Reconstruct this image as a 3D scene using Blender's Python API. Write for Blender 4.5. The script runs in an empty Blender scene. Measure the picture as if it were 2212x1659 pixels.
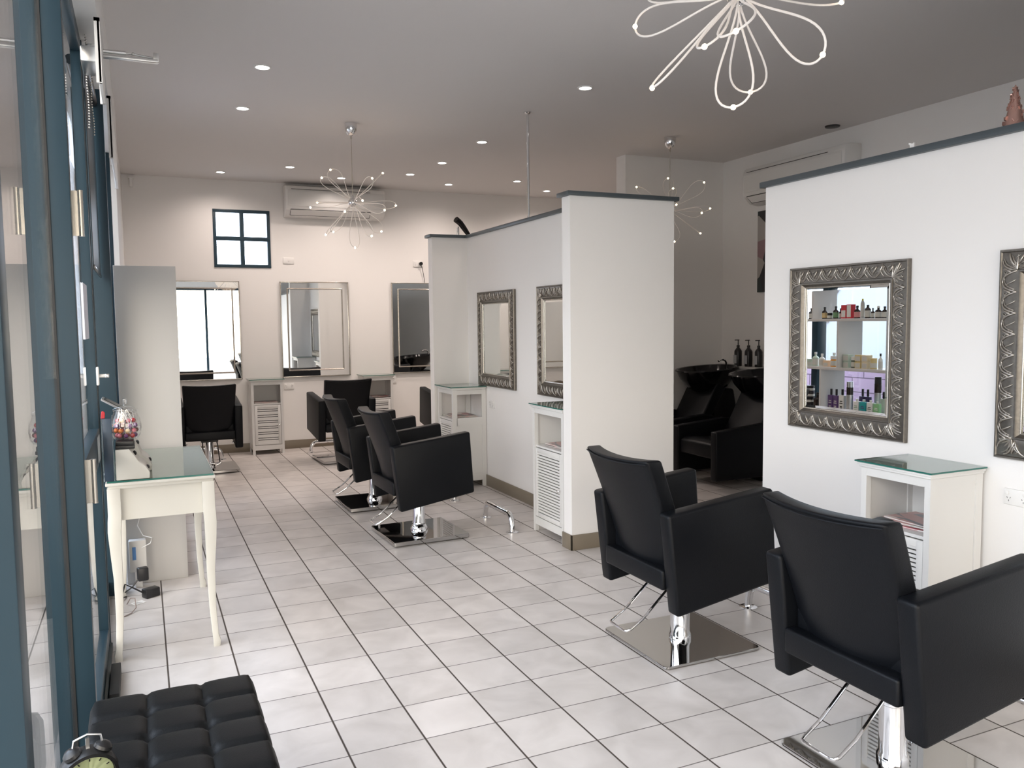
import bpy, bmesh, math, random
from mathutils import Vector, Matrix
random.seed(7)
PI = math.pi
sc = bpy.context.scene
COL = sc.collection

# ------------------------------------------------------------------ materials
MATS = {}
def srgb(r, g, b):
    f = lambda c: (c/255/12.92) if c/255 <= .04045 else ((c/255+.055)/1.055)**2.4
    return (f(r), f(g), f(b))
def mat(name, col, rough=.5, metal=0, spec=.5, noise=0, nscale=8, bump=0, bscale=60, emit=None, estr=0, coat=0):
    m = bpy.data.materials.new(name); m.use_nodes = True
    nt = m.node_tree; b = nt.nodes['Principled BSDF']
    b.inputs['Base Color'].default_value = (*col, 1)
    b.inputs['Roughness'].default_value = rough
    b.inputs['Metallic'].default_value = metal
    b.inputs['Specular IOR Level'].default_value = spec
    if coat: b.inputs['Coat Weight'].default_value = coat; b.inputs['Coat Roughness'].default_value = .08
    tc = nt.nodes.new('ShaderNodeTexCoord')
    if noise:
        n = nt.nodes.new('ShaderNodeTexNoise'); n.inputs['Scale'].default_value = nscale; n.inputs['Detail'].default_value = 4
        nt.links.new(tc.outputs['Object'], n.inputs['Vector'])
        r = nt.nodes.new('ShaderNodeMapRange'); r.inputs['To Min'].default_value = 1-noise; r.inputs['To Max'].default_value = 1+noise
        nt.links.new(n.outputs['Fac'], r.inputs['Value'])
        mx = nt.nodes.new('ShaderNodeVectorMath'); mx.operation = 'SCALE'; mx.inputs[0].default_value = col
        nt.links.new(r.outputs['Result'], mx.inputs['Scale']); nt.links.new(mx.outputs['Vector'], b.inputs['Base Color'])
    if bump:
        n = nt.nodes.new('ShaderNodeTexNoise'); n.inputs['Scale'].default_value = bscale; n.inputs['Detail'].default_value = 3
        nt.links.new(tc.outputs['Object'], n.inputs['Vector'])
        bp = nt.nodes.new('ShaderNodeBump'); bp.inputs['Strength'].default_value = bump; bp.inputs['Distance'].default_value = .002
        nt.links.new(n.outputs['Fac'], bp.inputs['Height']); nt.links.new(bp.outputs['Normal'], b.inputs['Normal'])
    if emit:
        b.inputs['Emission Color'].default_value = (*emit, 1); b.inputs['Emission Strength'].default_value = estr
    MATS[name] = m
    return m
def glass(name, tint=(1, 1, 1), refl=(1, 1, 1), base=.04, power=5):
    m = bpy.data.materials.new(name); m.use_nodes = True
    nt = m.node_tree; nt.nodes.clear()
    N = nt.nodes.new; L = nt.links.new
    out = N('ShaderNodeOutputMaterial'); g = N('ShaderNodeNewGeometry')
    d = N('ShaderNodeVectorMath'); d.operation = 'DOT_PRODUCT'; L(g.outputs['Normal'], d.inputs[0]); L(g.outputs['Incoming'], d.inputs[1])
    a = N('ShaderNodeMath'); a.operation = 'ABSOLUTE'; L(d.outputs['Value'], a.inputs[0])
    s = N('ShaderNodeMath'); s.operation = 'SUBTRACT'; s.inputs[0].default_value = 1; L(a.outputs[0], s.inputs[1])
    p = N('ShaderNodeMath'); p.operation = 'POWER'; L(s.outputs[0], p.inputs[0]); p.inputs[1].default_value = power
    q = N('ShaderNodeMath'); q.operation = 'MULTIPLY_ADD'; L(p.outputs[0], q.inputs[0]); q.inputs[1].default_value = 1-base; q.inputs[2].default_value = base
    t = N('ShaderNodeBsdfTransparent'); t.inputs['Color'].default_value = (*tint, 1)
    gl = N('ShaderNodeBsdfGlossy'); gl.inputs['Color'].default_value = (*refl, 1); gl.inputs['Roughness'].default_value = 0
    mx = N('ShaderNodeMixShader'); L(q.outputs[0], mx.inputs[0]); L(t.outputs[0], mx.inputs[1]); L(gl.outputs[0], mx.inputs[2])
    L(mx.outputs[0], out.inputs['Surface'])
    MATS[name] = m
    return m

M_wall = mat('white_wall_paint', (.80, .785, .765), .6, noise=.015, nscale=1.5, bump=.05, bscale=90)
M_ceil = mat('ceiling_paint', (.70, .68, .67), .8, noise=.01, nscale=1)
M_cap = mat('dark_grey_cap', srgb(70, 78, 82), .35)
M_blue = mat('blue_powdercoat', srgb(40, 60, 71), .40, spec=.3)
M_bluedk = mat('blue_powdercoat_dark', srgb(30, 44, 54), .4)
M_rubber = mat('black_rubber', (.012, .012, .012), .6)
M_skirt = mat('taupe_skirting_tile', srgb(120, 110, 95), .35, noise=.06, nscale=6)
M_leather = mat('black_leatherette', (.0040, .0047, .0062), .40, spec=.17, noise=.08, nscale=14, bump=.25, bscale=260)
M_leatherb = mat('black_tufted_leatherette', (.006, .0065, .007), .48, spec=.15, bump=.25, bscale=260)
M_chrome = mat('chrome', (.80, .80, .81), .06, 1)
M_chromer = mat('brushed_steel', (.62, .62, .62), .28, 1)
M_plate = mat('mirror_polished_plate', (.50, .49, .48), .03, 1)
M_silver = mat('antique_silver_leaf', srgb(118, 113, 106), .36, .85, noise=.3, nscale=60)
M_relief = mat('bright_silver_relief', srgb(178, 172, 163), .28, .9, noise=.12, nscale=60)
M_silver2 = mat('pale_silver_bead', srgb(196, 190, 180), .25, .8)
M_mirror = mat('mirror', (.90, .92, .91), .0, 1)
M_white = mat('white_lacquer', (.70, .695, .675), .35, noise=.01)
M_whitep = mat('white_plastic', (.78, .77, .75), .4)
M_cream = mat('cream_painted_wood', (.60, .585, .535), .38)
M_inside = mat('white_board', (.60, .59, .575), .6)
M_dark = mat('black_plastic', (.012, .012, .013), .35)
M_gloss = mat('black_gloss_ceramic', (.004, .004, .005), .14, spec=.35)
M_glass = glass('window_glass')
M_jar = glass('jar_glass', base=.06)
M_acryl = glass('clear_acrylic', (.93, .95, .97), base=.06)
M_gtop = glass('tinted_glass_sheet', (.62, .70, .67), base=.06, power=5)
M_gedge = mat('green_glass_edge', srgb(45, 105, 95), .15)
M_wire = mat('white_silicone_wire', (.80, .76, .72), .45)
M_bulb = mat('glowing_bulb', (1, .8, .6), .4, emit=(1, .72, .45), estr=22)
M_down = mat('lit_downlight', (1, 1, 1), .4, emit=(1, .97, .92), estr=14)
M_blind = mat('dark_glossy_blind', (.035, .035, .037), .3, coat=.5)
M_frost = mat('hazy_window_film', (.8, .85, .9), .6)

def floor_mat():
    m = bpy.data.materials.new('floor_tiles'); m.use_nodes = True
    nt = m.node_tree; b = nt.nodes['Principled BSDF']; N = nt.nodes.new; L = nt.links.new
    tc = N('ShaderNodeTexCoord'); sp = N('ShaderNodeSeparateXYZ'); L(tc.outputs['Object'], sp.inputs[0])
    def math(op, a, b2=None, c=None):
        n = N('ShaderNodeMath'); n.operation = op
        for i, v in enumerate((a, b2, c)):
            if v is None: continue
            if isinstance(v, (int, float)): n.inputs[i].default_value = v
            else: L(v, n.inputs[i])
        return n.outputs[0]
    masks = []; cells = []
    for ax, w in (('X', .0042), ('Y', .0028)):
        s = math('MULTIPLY', sp.outputs[ax], 1/.3); s = math('ADD', s, 100)
        f = math('FRACT', s); cells.append(math('FLOOR', s))
        d = math('MINIMUM', f, math('SUBTRACT', 1, f)); d = math('MULTIPLY', d, .3)
        mr = N('ShaderNodeMapRange'); mr.inputs['From Min'].default_value = w*.6; mr.inputs['From Max'].default_value = w*1.2
        mr.inputs['To Min'].default_value = 1; mr.inputs['To Max'].default_value = 0; L(d, mr.inputs['Value']); masks.append(mr.outputs['Result'])
    gro = math('MAXIMUM', masks[0], math('MULTIPLY', masks[1], .85))
    cb = N('ShaderNodeCombineXYZ'); L(cells[0], cb.inputs[0]); L(cells[1], cb.inputs[1])
    wn = N('ShaderNodeTexWhiteNoise'); wn.noise_dimensions = '2D'; L(cb.outputs[0], wn.inputs['Vector'])
    n1 = N('ShaderNodeTexNoise'); n1.inputs['Scale'].default_value = 4.5; n1.inputs['Detail'].default_value = 5; n1.inputs['Distortion'].default_value = .6
    # each tile has its own cloud pattern
    off = N('ShaderNodeVectorMath'); off.operation = 'MULTIPLY_ADD'; off.inputs[1].default_value = (7, 7, 7); L(wn.outputs['Color'], off.inputs[0]); L(tc.outputs['Object'], off.inputs[2]); L(off.outputs[0], n1.inputs['Vector'])
    cr = N('ShaderNodeValToRGB'); L(n1.outputs['Fac'], cr.inputs[0])
    cr.color_ramp.elements[0].position = .3; cr.color_ramp.elements[0].color = (.52, .485, .46, 1)
    cr.color_ramp.elements[1].position = .68; cr.color_ramp.elements[1].color = (.66, .62, .595, 1)
    br = math('MULTIPLY_ADD', wn.outputs['Value'], .14, .93)
    sc2 = N('ShaderNodeVectorMath'); sc2.operation = 'SCALE'; L(cr.outputs[0], sc2.inputs[0]); L(br, sc2.inputs['Scale'])
    mx = N('ShaderNodeMix'); mx.data_type = 'RGBA'; L(gro, mx.inputs['Factor']); L(sc2.outputs[0], mx.inputs['A']); mx.inputs['B'].default_value = (.05, .038, .03, 1)
    L(mx.outputs['Result'], b.inputs['Base Color'])
    r = math('MULTIPLY_ADD', gro, .5, .30); L(r, b.inputs['Roughness'])
    bp = N('ShaderNodeBump'); bp.inputs['Strength'].default_value = .5; bp.inputs['Distance'].default_value = .002; bp.invert = True
    L(gro, bp.inputs['Height']); L(bp.outputs['Normal'], b.inputs['Normal'])
    return m
M_floor = floor_mat()

# ------------------------------------------------------------------ mesh helpers
class MB:
    def __init__(s): s.bm = bmesh.new()
    def _add(s, tmp, M=None):
        if M is not None: bmesh.ops.transform(tmp, matrix=M, verts=tmp.verts)
        me = bpy.data.meshes.new('tmp'); tmp.to_mesh(me); tmp.free(); s.bm.from_mesh(me); bpy.data.meshes.remove(me); return s
    def box(s, x0, x1, y0, y1, z0, z1, bev=0, seg=2, M=None):
        t = bmesh.new(); bmesh.ops.create_cube(t, size=1)
        bmesh.ops.transform(t, matrix=Matrix.Translation(((x0+x1)/2, (y0+y1)/2, (z0+z1)/2)) @ Matrix.Diagonal((x1-x0, y1-y0, z1-z0, 1)), verts=t.verts)
        if bev: bmesh.ops.bevel(t, geom=t.edges[:], offset=bev, segments=seg, profile=.5, affect='EDGES')
        return s._add(t, M)
    def prism(s, pts, axis, a, b, bev=0, seg=2, M=None):
        t = bmesh.new()
        def P(p, v): return {'X': (v, p[0], p[1]), 'Y': (p[0], v, p[1]), 'Z': (p[0], p[1], v)}[axis]
        v0 = [t.verts.new(P(p, a)) for p in pts]; v1 = [t.verts.new(P(p, b)) for p in pts]
        t.faces.new(v0); t.faces.new(v1[::-1]); n = len(pts)
        for i in range(n): t.faces.new((v0[i], v1[i], v1[(i+1) % n], v0[(i+1) % n]))
        bmesh.ops.recalc_face_normals(t, faces=t.faces)
        if bev:
            bmesh.ops.bevel(t, geom=t.edges[:], offset=bev, segments=seg, profile=.5, affect='EDGES')
        return s._add(t, M)
    def lathe(s, prof, n=24, c=(0, 0, 0), M=None, cap=True):
        t = bmesh.new(); rings = []
        for r, z in prof: rings.append([t.verts.new((c[0]+max(r, 1e-5)*math.cos(2*PI*i/n), c[1]+max(r, 1e-5)*math.sin(2*PI*i/n), c[2]+z)) for i in range(n)])
        for a, b in zip(rings, rings[1:]):
            for i in range(n): t.faces.new((a[i], a[(i+1) % n], b[(i+1) % n], b[i]))
        if cap: t.faces.new(rings[0][::-1]); t.faces.new(rings[-1])
        bmesh.ops.recalc_face_normals(t, faces=t.faces)
        return s._add(t, M)
    def cyl(s, p0, p1, r, n=16, r1=None): return s.tube([p0, p1], [r, r if r1 is None else r1], n)
    def tube(s, pts, r, n=8, closed=False, flat=1):
        pts = [Vector(p) for p in pts]; t = bmesh.new(); N = len(pts); rings = []; up = None
        for i, p in enumerate(pts):
            if closed: d = pts[(i+1) % N]-pts[i-1]
            else: d = pts[min(i+1, N-1)]-pts[max(i-1, 0)]
            d.normalize()
            if up is None:
                up = Vector((0, 0, 1)) if abs(d.z) < .9 else Vector((1, 0, 0))
            a = d.cross(up).normalized(); up = a.cross(d).normalized()
            rr = r[i] if isinstance(r, (list, tuple)) else r
            rings.append([t.verts.new(p+a*rr*math.cos(2*PI*k/n)+up*rr*flat*math.sin(2*PI*k/n)) for k in range(n)])
        rng = range(N) if closed else range(N-1)
        for i in rng:
            A, B = rings[i], rings[(i+1) % N]
            for k in range(n): t.faces.new((A[k], A[(k+1) % n], B[(k+1) % n], B[k]))
        if not closed: t.faces.new(rings[0][::-1]); t.faces.new(rings[-1])
        bmesh.ops.recalc_face_normals(t, faces=t.faces)
        return s._add(t)
    def sph(s, c, r, sc3=(1, 1, 1), u=16, v=10):
        t = bmesh.new(); bmesh.ops.create_uvsphere(t, u_segments=u, v_segments=v, radius=r)
        bmesh.ops.transform(t, matrix=Matrix.Translation(c) @ Matrix.Diagonal((*sc3, 1)), verts=t.verts); return s._add(t)
    def quad(s, *p):
        s.bm.faces.new([s.bm.verts.new(q) for q in p]); return s
    def mesh(s, name, ang=35):
        me = bpy.data.meshes.new(name); s.bm.to_mesh(me); s.bm.free()
        me.polygons.foreach_set('use_smooth', [True]*len(me.polygons)); me.set_sharp_from_angle(angle=math.radians(ang)); return me

def obj(name, mb, m, parent=None, loc=(0, 0, 0), rot=(0, 0, 0), label=None, ang=35):
    me = mb if isinstance(mb, bpy.types.Mesh) else mb.mesh(name, ang)
    if m is not None and not me.materials: me.materials.append(m)
    o = bpy.data.objects.new(name, me); COL.objects.link(o); o.location = loc; o.rotation_euler = rot
    if parent: o.parent = parent
    if label: o['label'] = label
    return o
def thing(name, label, cat, loc=(0, 0, 0), rz=0, group=None):
    o = bpy.data.objects.new(name, None); COL.objects.link(o); o.location = loc; o.rotation_euler = (0, 0, rz)
    o.empty_display_size = .1
    o['label'] = label; o['category'] = cat
    if group: o['group'] = group
    return o
def tag(o, label, cat, group=None):
    o['label'] = label; o['category'] = cat
    if group: o['group'] = group
    return o
def struct(name, mb, m, label=None, parent=None):
    o = obj(name, mb, m, parent)
    if parent is None: o['kind'] = 'structure'
    if label: o['label'] = label
    return o
def copy_tree(o, parent=None):
    c = o.copy(); COL.objects.link(c); c.parent = parent
    for ch in list(o.children): copy_tree(ch, c)
    return c

# ------------------------------------------------------------------ room shell
H = 3.44; XL = -.308; YF = -6.8; YB = 6.5; XR = 6.2
struct('floor', MB().box(-.42, 8.2, YF-.1, YB+.1, -.1, 0), M_floor, 'grey-beige square floor tiles with dark grout lines')
struct('ceiling', MB().box(-.42, 8.2, YF-.1, YB+.1, H, H+.1), M_ceil, 'plain painted ceiling')
# far wall with a hole for the small window
wx0, wx1, wz0, wz1 = .825, 1.515, 2.355, 3.078
w = MB(); w.box(-.42, wx0, YB, YB+.15, 0, H).box(wx1, 8.2, YB, YB+.15, 0, H).box(wx0, wx1, YB, YB+.15, 0, wz0).box(wx0, wx1, YB, YB+.15, wz1, H)
struct('wall_far', w, M_wall, 'white far wall with the small blue window and mirrors')
# small window
wn = thing('window_1', 'x', 'x'); del wn['label']; del wn['category']; wn['kind'] = 'structure'; wn['label'] = 'small four-pane blue-framed window high in the far wall'
f = MB(); t = .038
for a in ((wx0, wx0+t), (wx1-t, wx1), ((wx0+wx1)/2-.025, (wx0+wx1)/2+.025)): f.box(a[0], a[1], YB-.012, YB+.05, wz0, wz1, .004)
for a in ((wz0, wz0+t), (wz1-t, wz1), ((wz0+wz1)/2-.025, (wz0+wz1)/2+.025)): f.box(wx0, wx1, YB-.014, YB+.048, a[0], a[1], .004)
obj('window_frame', f, M_blue, wn)
obj('window_pane', MB().box(wx0+.03, wx1-.03, YB+.015, YB+.021, wz0+.03, wz1-.03), M_glass, wn)
# right wall, back nib wall
struct('wall_right', MB().box(XR, XR+.12, YF, 3.35, 0, H), M_wall, 'shaded right-hand wall behind the basins')
struct('wall_nib', MB().box(4.87, XR+.12, 3.35, 3.54, 0, H), M_wall, 'shaded cross wall behind the basins')
struct('wall_right_far', MB().box(8.0, 8.12, 3.5, YB, 0, H), M_wall)
struct('wall_right_return', MB().box(XR+.12, 8.12, 3.4, 3.54, 0, H), M_wall)
# front wall with shopfront glazing
fz = 2.66
w = MB(); w.box(-.42, XR+.12, YF-.12, YF, fz, H).box(-.42, -.2, YF-.12, YF, 0, fz).box(2.75, XR+.12, YF-.12, YF, 0, fz)
struct('wall_front', w, M_wall, 'white wall band above the shopfront glazing')
wn = thing('window_2', 'x', 'x'); del wn['category']; wn['kind'] = 'structure'; wn['label'] = 'blue-framed shopfront glazing behind the viewer'
f = MB()
for x in (-.2, 1.62, 2.72): f.box(x-.03, x+.03, YF-.06, YF+.02, 0, fz, .004)
f.box(-.2, 2.75, YF-.06, YF+.02, 0, .1, .004).box(-.2, 2.75, YF-.06, YF+.02, fz-.06, fz, .004)
obj('window_frame', f, M_blue, wn); obj('window_pane', MB().box(-.2, 2.72, YF-.02, YF-.014, .1, fz-.06), M_glass, wn)

# left wall: glazing from the front to Y=3.35, then solid
w = MB(); w.box(-.42, -.19, 3.42, YB, 0, H)
struct('wall_left_far', w, M_wall, 'white left wall beyond the shelving')
w = MB(); w.box(-.42, -.17, YF, 3.42, 3.0, H)
struct('wall_left_upper', w, M_wall, 'white bulkhead over the left glazing')
def pane_window(name, label, y0, y1, x=XL, z0=.09, z1=2.96, glassx=None):
    wn = thing(name, 'x', 'x'); del wn['category']; wn['kind'] = 'structure'; wn['label'] = label
    obj('window_pane', MB().box(x-.008, x-.002, y0, y1, z0, z1), M_glass, wn)
    f = MB().box(x-.05, x+.018, y0, y1, 0, z0, .004).box(x-.05, x+.018, y0, y1, z1, 3.0, .004)
    obj('window_rail', f, M_blue, wn)
    return wn
pane_window('window_3', 'tall fixed glass pane left of the camera reflecting the room', -3.0, -1.40)
pane_window('window_4', 'glass pane beside the viewer', YF, -3.09)
pane_window('window_5', 'glass pane behind the reception table', .10, .95)
pane_window('window_6', 'glass pane behind the product shelving', 1.03, 2.86)
pane_window('window_7', 'narrow glass pane at the far end of the shelving', 2.95, 3.40)
def post(name, label, y0, y1, x0, x1, m=M_blue):
    o = obj(name, MB().box(x0, x1, y0, y1, 0, 3.0, .003), m); o['kind'] = 'structure'; o['label'] = label; return o
post('trim_1', 'blue mullion at the left edge of the picture', -3.075, -3.0, -.36, -.236)
post('trim_2', 'blue door post carrying the hinges', -1.40, -1.345, -.36, -.243)
post('trim_3', 'blue post between the door glazing and the shelving', .95, 1.03, -.36, -.198)
post('trim_4', 'blue mullion behind the product shelving', 2.86, 2.95, -.36, -.22)
o = obj('trim_10', MB().box(XL-.002, XL+.005, -1.404, -1.399, 0, 3.0).box(XL-.002, XL+.005, -3.0, -2.996, 0, 3.0), M_rubber); o['kind'] = 'structure'; o['label'] = 'black glazing gasket'
# ------------------------------------------------------------------ glazed door
d = thing('door_1', 'x', 'x'); del d['category']; d['kind'] = 'structure'; d['label'] = 'blue framed glazed door with brushed hinges'
gx = -.279
f = MB()
f.box(gx-.03, gx+.022, -1.335, -1.315, 0, 2.96, .003)
f.box(gx-.03, gx+.022, .0, .055, 0, 2.96, .003)
f.box(gx-.03, gx+.026, .062, .088, 0, 3.0, .003)
f.box(gx-.03, gx+.02, -1.32, .0, .02, .12, .004).box(gx-.03, gx+.034, -1.32, .06, 0, .03, .004)
f.box(gx-.03, gx+.022, -1.32, .0, .97, 1.13, .004)
f.box(gx-.03, gx+.022, -1.32, .06, 2.93, 3.0, .004)
obj('door_frame', f, M_blue, d)
obj('door_pane', MB().box(gx-.006, gx, -1.31, .0, .11, 2.94), M_glass, d, label='reflecting door glass')
for z in (2.005, 1.095):
    hb = MB(); hb.cyl((-.218, -1.335, z-.075), (-.218, -1.335, z+.075), .0085, 14)
    hb.box(-.245, -.218, -1.337, -1.333, z-.075, z+.075)
    for k in (-.075, -.038, .038, .075): hb.cyl((-.218, -1.335, z+k-.0015), (-.218, -1.335, z+k+.0015), .0095, 14)
    obj('hinge', hb, M_silver2, d)
lk = MB().box(gx+.022, gx+.034, -.02, .03, 1.34, 1.43, .004).cyl((gx+.034, .005, 1.385), (gx+.06, .005, 1.385), .009)
lko = obj('door_lock', lk, M_whitep, d); obj('lock_snib', MB().box(gx+.058, gx+.078, -.01, .02, 1.375, 1.395, .004), M_chromer, lko)
obj('push_plate', MB().box(gx+.022, gx+.026, -.22, -.08, .99, 1.11, .002), M_chromer, d)
# door closer with arm reaching into the room
c = MB().box(-.245, -.17, -.30, -.06, 2.80, 2.87, .008).cyl((-.2, -.1, 2.86), (-.2, -.1, 2.93), .03, 20)
co = obj('closer_body', c, M_chromer, d)
a = MB().box(-.2, .075, -.23, -.195, 2.848, 2.862, .002).tube([(-.2, -.19, 2.885), (-.06, -.19, 2.885)], .0095).cyl((-.06, -.19, 2.885), (-.03, -.19, 2.885), .004).sph((-.03, -.19, 2.885), .008).tube([(-.03, -.19, 2.885), (.06, -.2, 2.873)], .005).box(.055, .08, -.215, -.185, 2.855, 2.895, .003)
obj('closer_arm', a, M_chromer, co)

# A-frame paper sign stuck to the glass
s = tag(obj('paper_sign', MB().box(-.277, -.2745, -.40, -.10, 1.57, 1.82), mat('sign_paper', (.75, .77, .86), .6)), 'pale curled paper notice fixed inside the door glass', 'paper notice')
# roller blind with bead chain
b = thing('roller_blind', 'dark glossy roller blind hanging in the pane left of the shelving', 'blind', (0, 0, 0))
obj('blind_fabric', MB().box(-.252, -.249, .14, .93, 1.93, 2.9).box(-.255, -.246, .14, .93, 1.91, 1.935, .002), M_blind, b)
obj('blind_tube', MB().cyl((-.25, .12, 2.92), (-.25, .94, 2.92), .025), M_dark, b)
ch = MB()
for k in range(34): ch.sph((-.232+.002*math.sin(k*.3), -.02, 3.0-.013*k), .0045, u=6, v=4)
obj('bead_chain', ch, M_silver2, b); ch = MB()
for k in range(30): ch.sph((-.218+.003*math.sin(k*.3), .05, 2.93-.013*k), .0045, u=6, v=4)
obj('bead_chain', ch, M_silver2, b)
# white pelmet boxes
for (y0, y1, z0, z1, lb) in ((-.50, -.12, 2.66, 2.93, 'nearer white pelmet box high on the left wall by the door closer'), (1.0, 2.2, 2.62, 2.98, 'farther white pelmet box high on the left wall')):
    pl = MB().box(-.169, -.155, y0, y1, z0, z1, .003).box(-.178, -.155, y0, y0+.015, z0, z1).box(-.178, -.155, y1-.015, y1, z0, z1).box(-.178, -.155, y0, y1, z1-.015, z1)
    tag(obj('window_pelmet', pl, M_whitep), lb, 'pelmet', 'white pelmet boxes')
# low dark kick plate at the door bottom
o = obj('trim_5', MB().box(-.24, -.2, -.66, -.30, 0, .055, .004), M_rubber); o['kind'] = 'structure'; o['label'] = 'black threshold strip by the door'

# ------------------------------------------------------------------ partitions
PX = 3.05; PH = 2.49
w = MB().box(PX, PX+.115, .60, 3.615, 0, PH)
struct('wall_partition', w, M_wall, 'middle white partition carrying two ornate mirrors')
struct('wall_partition_end', MB().box(2.68, 3.545, .582, .70, 0, PH), M_wall, 'near end of the middle partition')
struct('wall_partition_far_end', MB().box(2.67, PX+.02, 3.50, 3.62, 0, PH), M_wall, 'far end of the middle partition')
cp = MB(); o2 = .028
cp.box(PX-o2, PX+.115+o2, .60, 3.62+o2, PH, PH+.03, .003).box(2.68-o2, 3.545+o2, .582-o2, .70+o2, PH, PH+.03, .003).box(2.67-o2, PX, 3.50-o2, 3.62+o2, PH, PH+.03, .003)
struct('trim_6', cp, M_cap, 'dark grey capping on the middle partition')
RX = 3.5; RH = 2.43
struct('wall_partition_right', MB().box(RX, RX+.115, YF, -.44, 0, RH), M_wall, 'right white partition with ornate mirrors')
struct('trim_7', MB().box(RX-o2, RX+.115+o2, YF, -.44+o2, RH, RH+.035, .003), M_cap, 'dark grey capping on the right partition')
# skirting
def skirt(name, x0, x1, y0, y1): o = obj(name, MB().box(x0, x1, y0, y1, 0, .11, .002), M_skirt); o['kind'] = 'structure'; o['label'] = 'taupe skirting tiles'; return o
skirt('baseboard_far', -.19, 8.0, YB-.012, YB); skirt('baseboard_left', -.19, -.178, 3.42, YB-.012)
skirt('baseboard_partition', PX-.012, PX, .70, 3.50); skirt('baseboard_partition_end', 2.668, 3.557, .57, .582)
skirt('baseboard_partition_end_side', 2.668, 2.68, .57, .712); skirt('baseboard_partition_right', RX-.012, RX, YF, -.428)
skirt('baseboard_partition_right_end', RX-.012, RX+.127, -.44, -.428); skirt('baseboard_nib', 4.87, XR, 3.338, 3.35); skirt('baseboard_right', XR-.012, XR, YF, 3.338)
# chrome ceiling pole on top of the partition
p = thing('support_pole', 'slim chrome pole from the middle partition top to the ceiling', 'pole', (3.09, 2.10, PH+.03))
obj('pole', MB().cyl((0, 0, 0), (0, 0, H-PH-.03), .0125, 16), M_chrome, p)
obj('ceiling_flange', MB().lathe([(.035, 0), (.035, .006), (.02, .014), (.0125, .02)], 20, (0, 0, 0), Matrix.Translation((0, 0, H-PH-.03)) @ Matrix.Rotation(PI, 4, 'X')), M_chrome, p)

# ------------------------------------------------------------------ styling chairs
def side_pts():
    return [(-.31, .745), (.295, .815), (.325, .355), (-.255, .265)]
CH = {}
def arm_mesh(sgn):
    y0, y1 = (.255, .34) if sgn > 0 else (-.34, -.255)
    return MB().prism(side_pts(), 'Y', y0, y1, .016, 3).mesh('armrest', 50)
def back_mesh():
    t = bmesh.new(); nu, nv = 14, 14; gr = []
    # closed padded slab, concave across its width
    def P(u, v, k):
        z = .475+.515*v; hw = .250+.026*v
        hw = hw*(1-.06*max(0, 1-v/.18)**2)
        y = (u*2-1)*hw; curve = .040*(1-(2*u-1)**2)
        xr = -.225-.175*v**1.15
        th = .085 if k else 0
        x = xr-curve+.015+th
        if k: z -= .012*0
        z2 = z-(.05*(1-(2*u-1)**2)*(1-v)**6)-(.012*(1-(2*u-1)**2) if v > .99 else 0)+(.018 if k and v > .99 else 0)*0
        return (x, y, z2)
    for k in (0, 1):
        gr.append([[t.verts.new(P(i/nu, j/nv, k)) for i in range(nu+1)] for j in range(nv+1)])
    A, B = gr
    for j in range(nv):
        for i in range(nu):
            t.faces.new((A[j][i+1], A[j][i], A[j+1][i], A[j+1][i+1])); t.faces.new((B[j][i], B[j][i+1], B[j+1][i+1], B[j+1][i]))
    for i in range(nu): t.faces.new((A[0][i], A[0][i+1], B[0][i+1], B[0][i])); t.faces.new((A[nv][i+1], A[nv][i], B[nv][i], B[nv][i+1]))
    for j in range(nv): t.faces.new((A[j+1][0], A[j][0], B[j][0], B[j+1][0])); t.faces.new((A[j][nu], A[j+1][nu], B[j+1][nu], B[j][nu]))
    bmesh.ops.recalc_face_normals(t, faces=t.faces)
    sharp = [e for e in t.edges if len(e.link_faces) == 2 and e.calc_face_angle(0) > .9]
    bmesh.ops.bevel(t, geom=sharp, offset=.014, segments=3, profile=.5, affect='EDGES')
    m = MB(); m._add(t); return m.mesh('backrest', 60)
CH['armL'] = arm_mesh(1); CH['armR'] = arm_mesh(-1); CH['back'] = back_mesh()
pip = [(-.195-.205+.015-.040*(1-(2*u/14-1)**2)+.002, (2*u/14-1)*.269, .972-.012*(1-(2*u/14-1)**2)) for u in range(15)]
CH['pipe'] = MB().tube(pip, .0035, 6).mesh('piping')
tl = Matrix.Translation((0, 0, 0))
CH['seat'] = MB().prism([(-.23, .44), (.31, .50), (.305, .555), (.26, .575), (-.23, .545)], 'Y', -.252, .252, .014, 3).mesh('seat_cushion', 50)
CH['rail'] = MB().box(-.285, -.215, -.256, .256, .372, .468, .012, 3).prism([(-.24, .375), (.29, .43), (.30, .495), (-.24, .45)], 'Y', -.252, .252, .008, 2).mesh('seat_base', 50)
CH['bolt'] = MB().sph((0, .0, 0), .011, u=10, v=6).cyl((0, 0, 0), (0, .014, 0), .006, 8).mesh('bolt')
CH['mech'] = MB().box(-.11, .11, -.09, .09, .33, .385, .006).mesh('swivel_plate')
CH['col'] = MB().lathe([(.056, .0), (.056, .02), (.049, .035), (.049, .21), (.051, .212), (.051, .225), (.044, .23), (.044, .34)], 28).mesh('column')
CH['colf'] = MB().lathe([(.07, .0), (.068, .012), (.06, .03), (.05, .045), (.053, .05), (.053, .06), (.046, .07), (.046, .34)], 28).mesh('column')
lv = []
for y, xs in ((.06, (-.08, -.24, -.33)),): pass
LP = [(-.06, .075, .34), (-.14, .078, .30), (-.27, .08, .185), (-.345, .08, .14), (-.362, .074, .133), (-.366, .06, .131), (-.366, -.06, .131), (-.362, -.074, .133), (-.345, -.08, .14), (-.27, -.08, .185), (-.14, -.078, .30), (-.06, -.075, .34)]
CH['lever'] = MB().tube(LP, .0065, 10).mesh('pump_lever')
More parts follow.
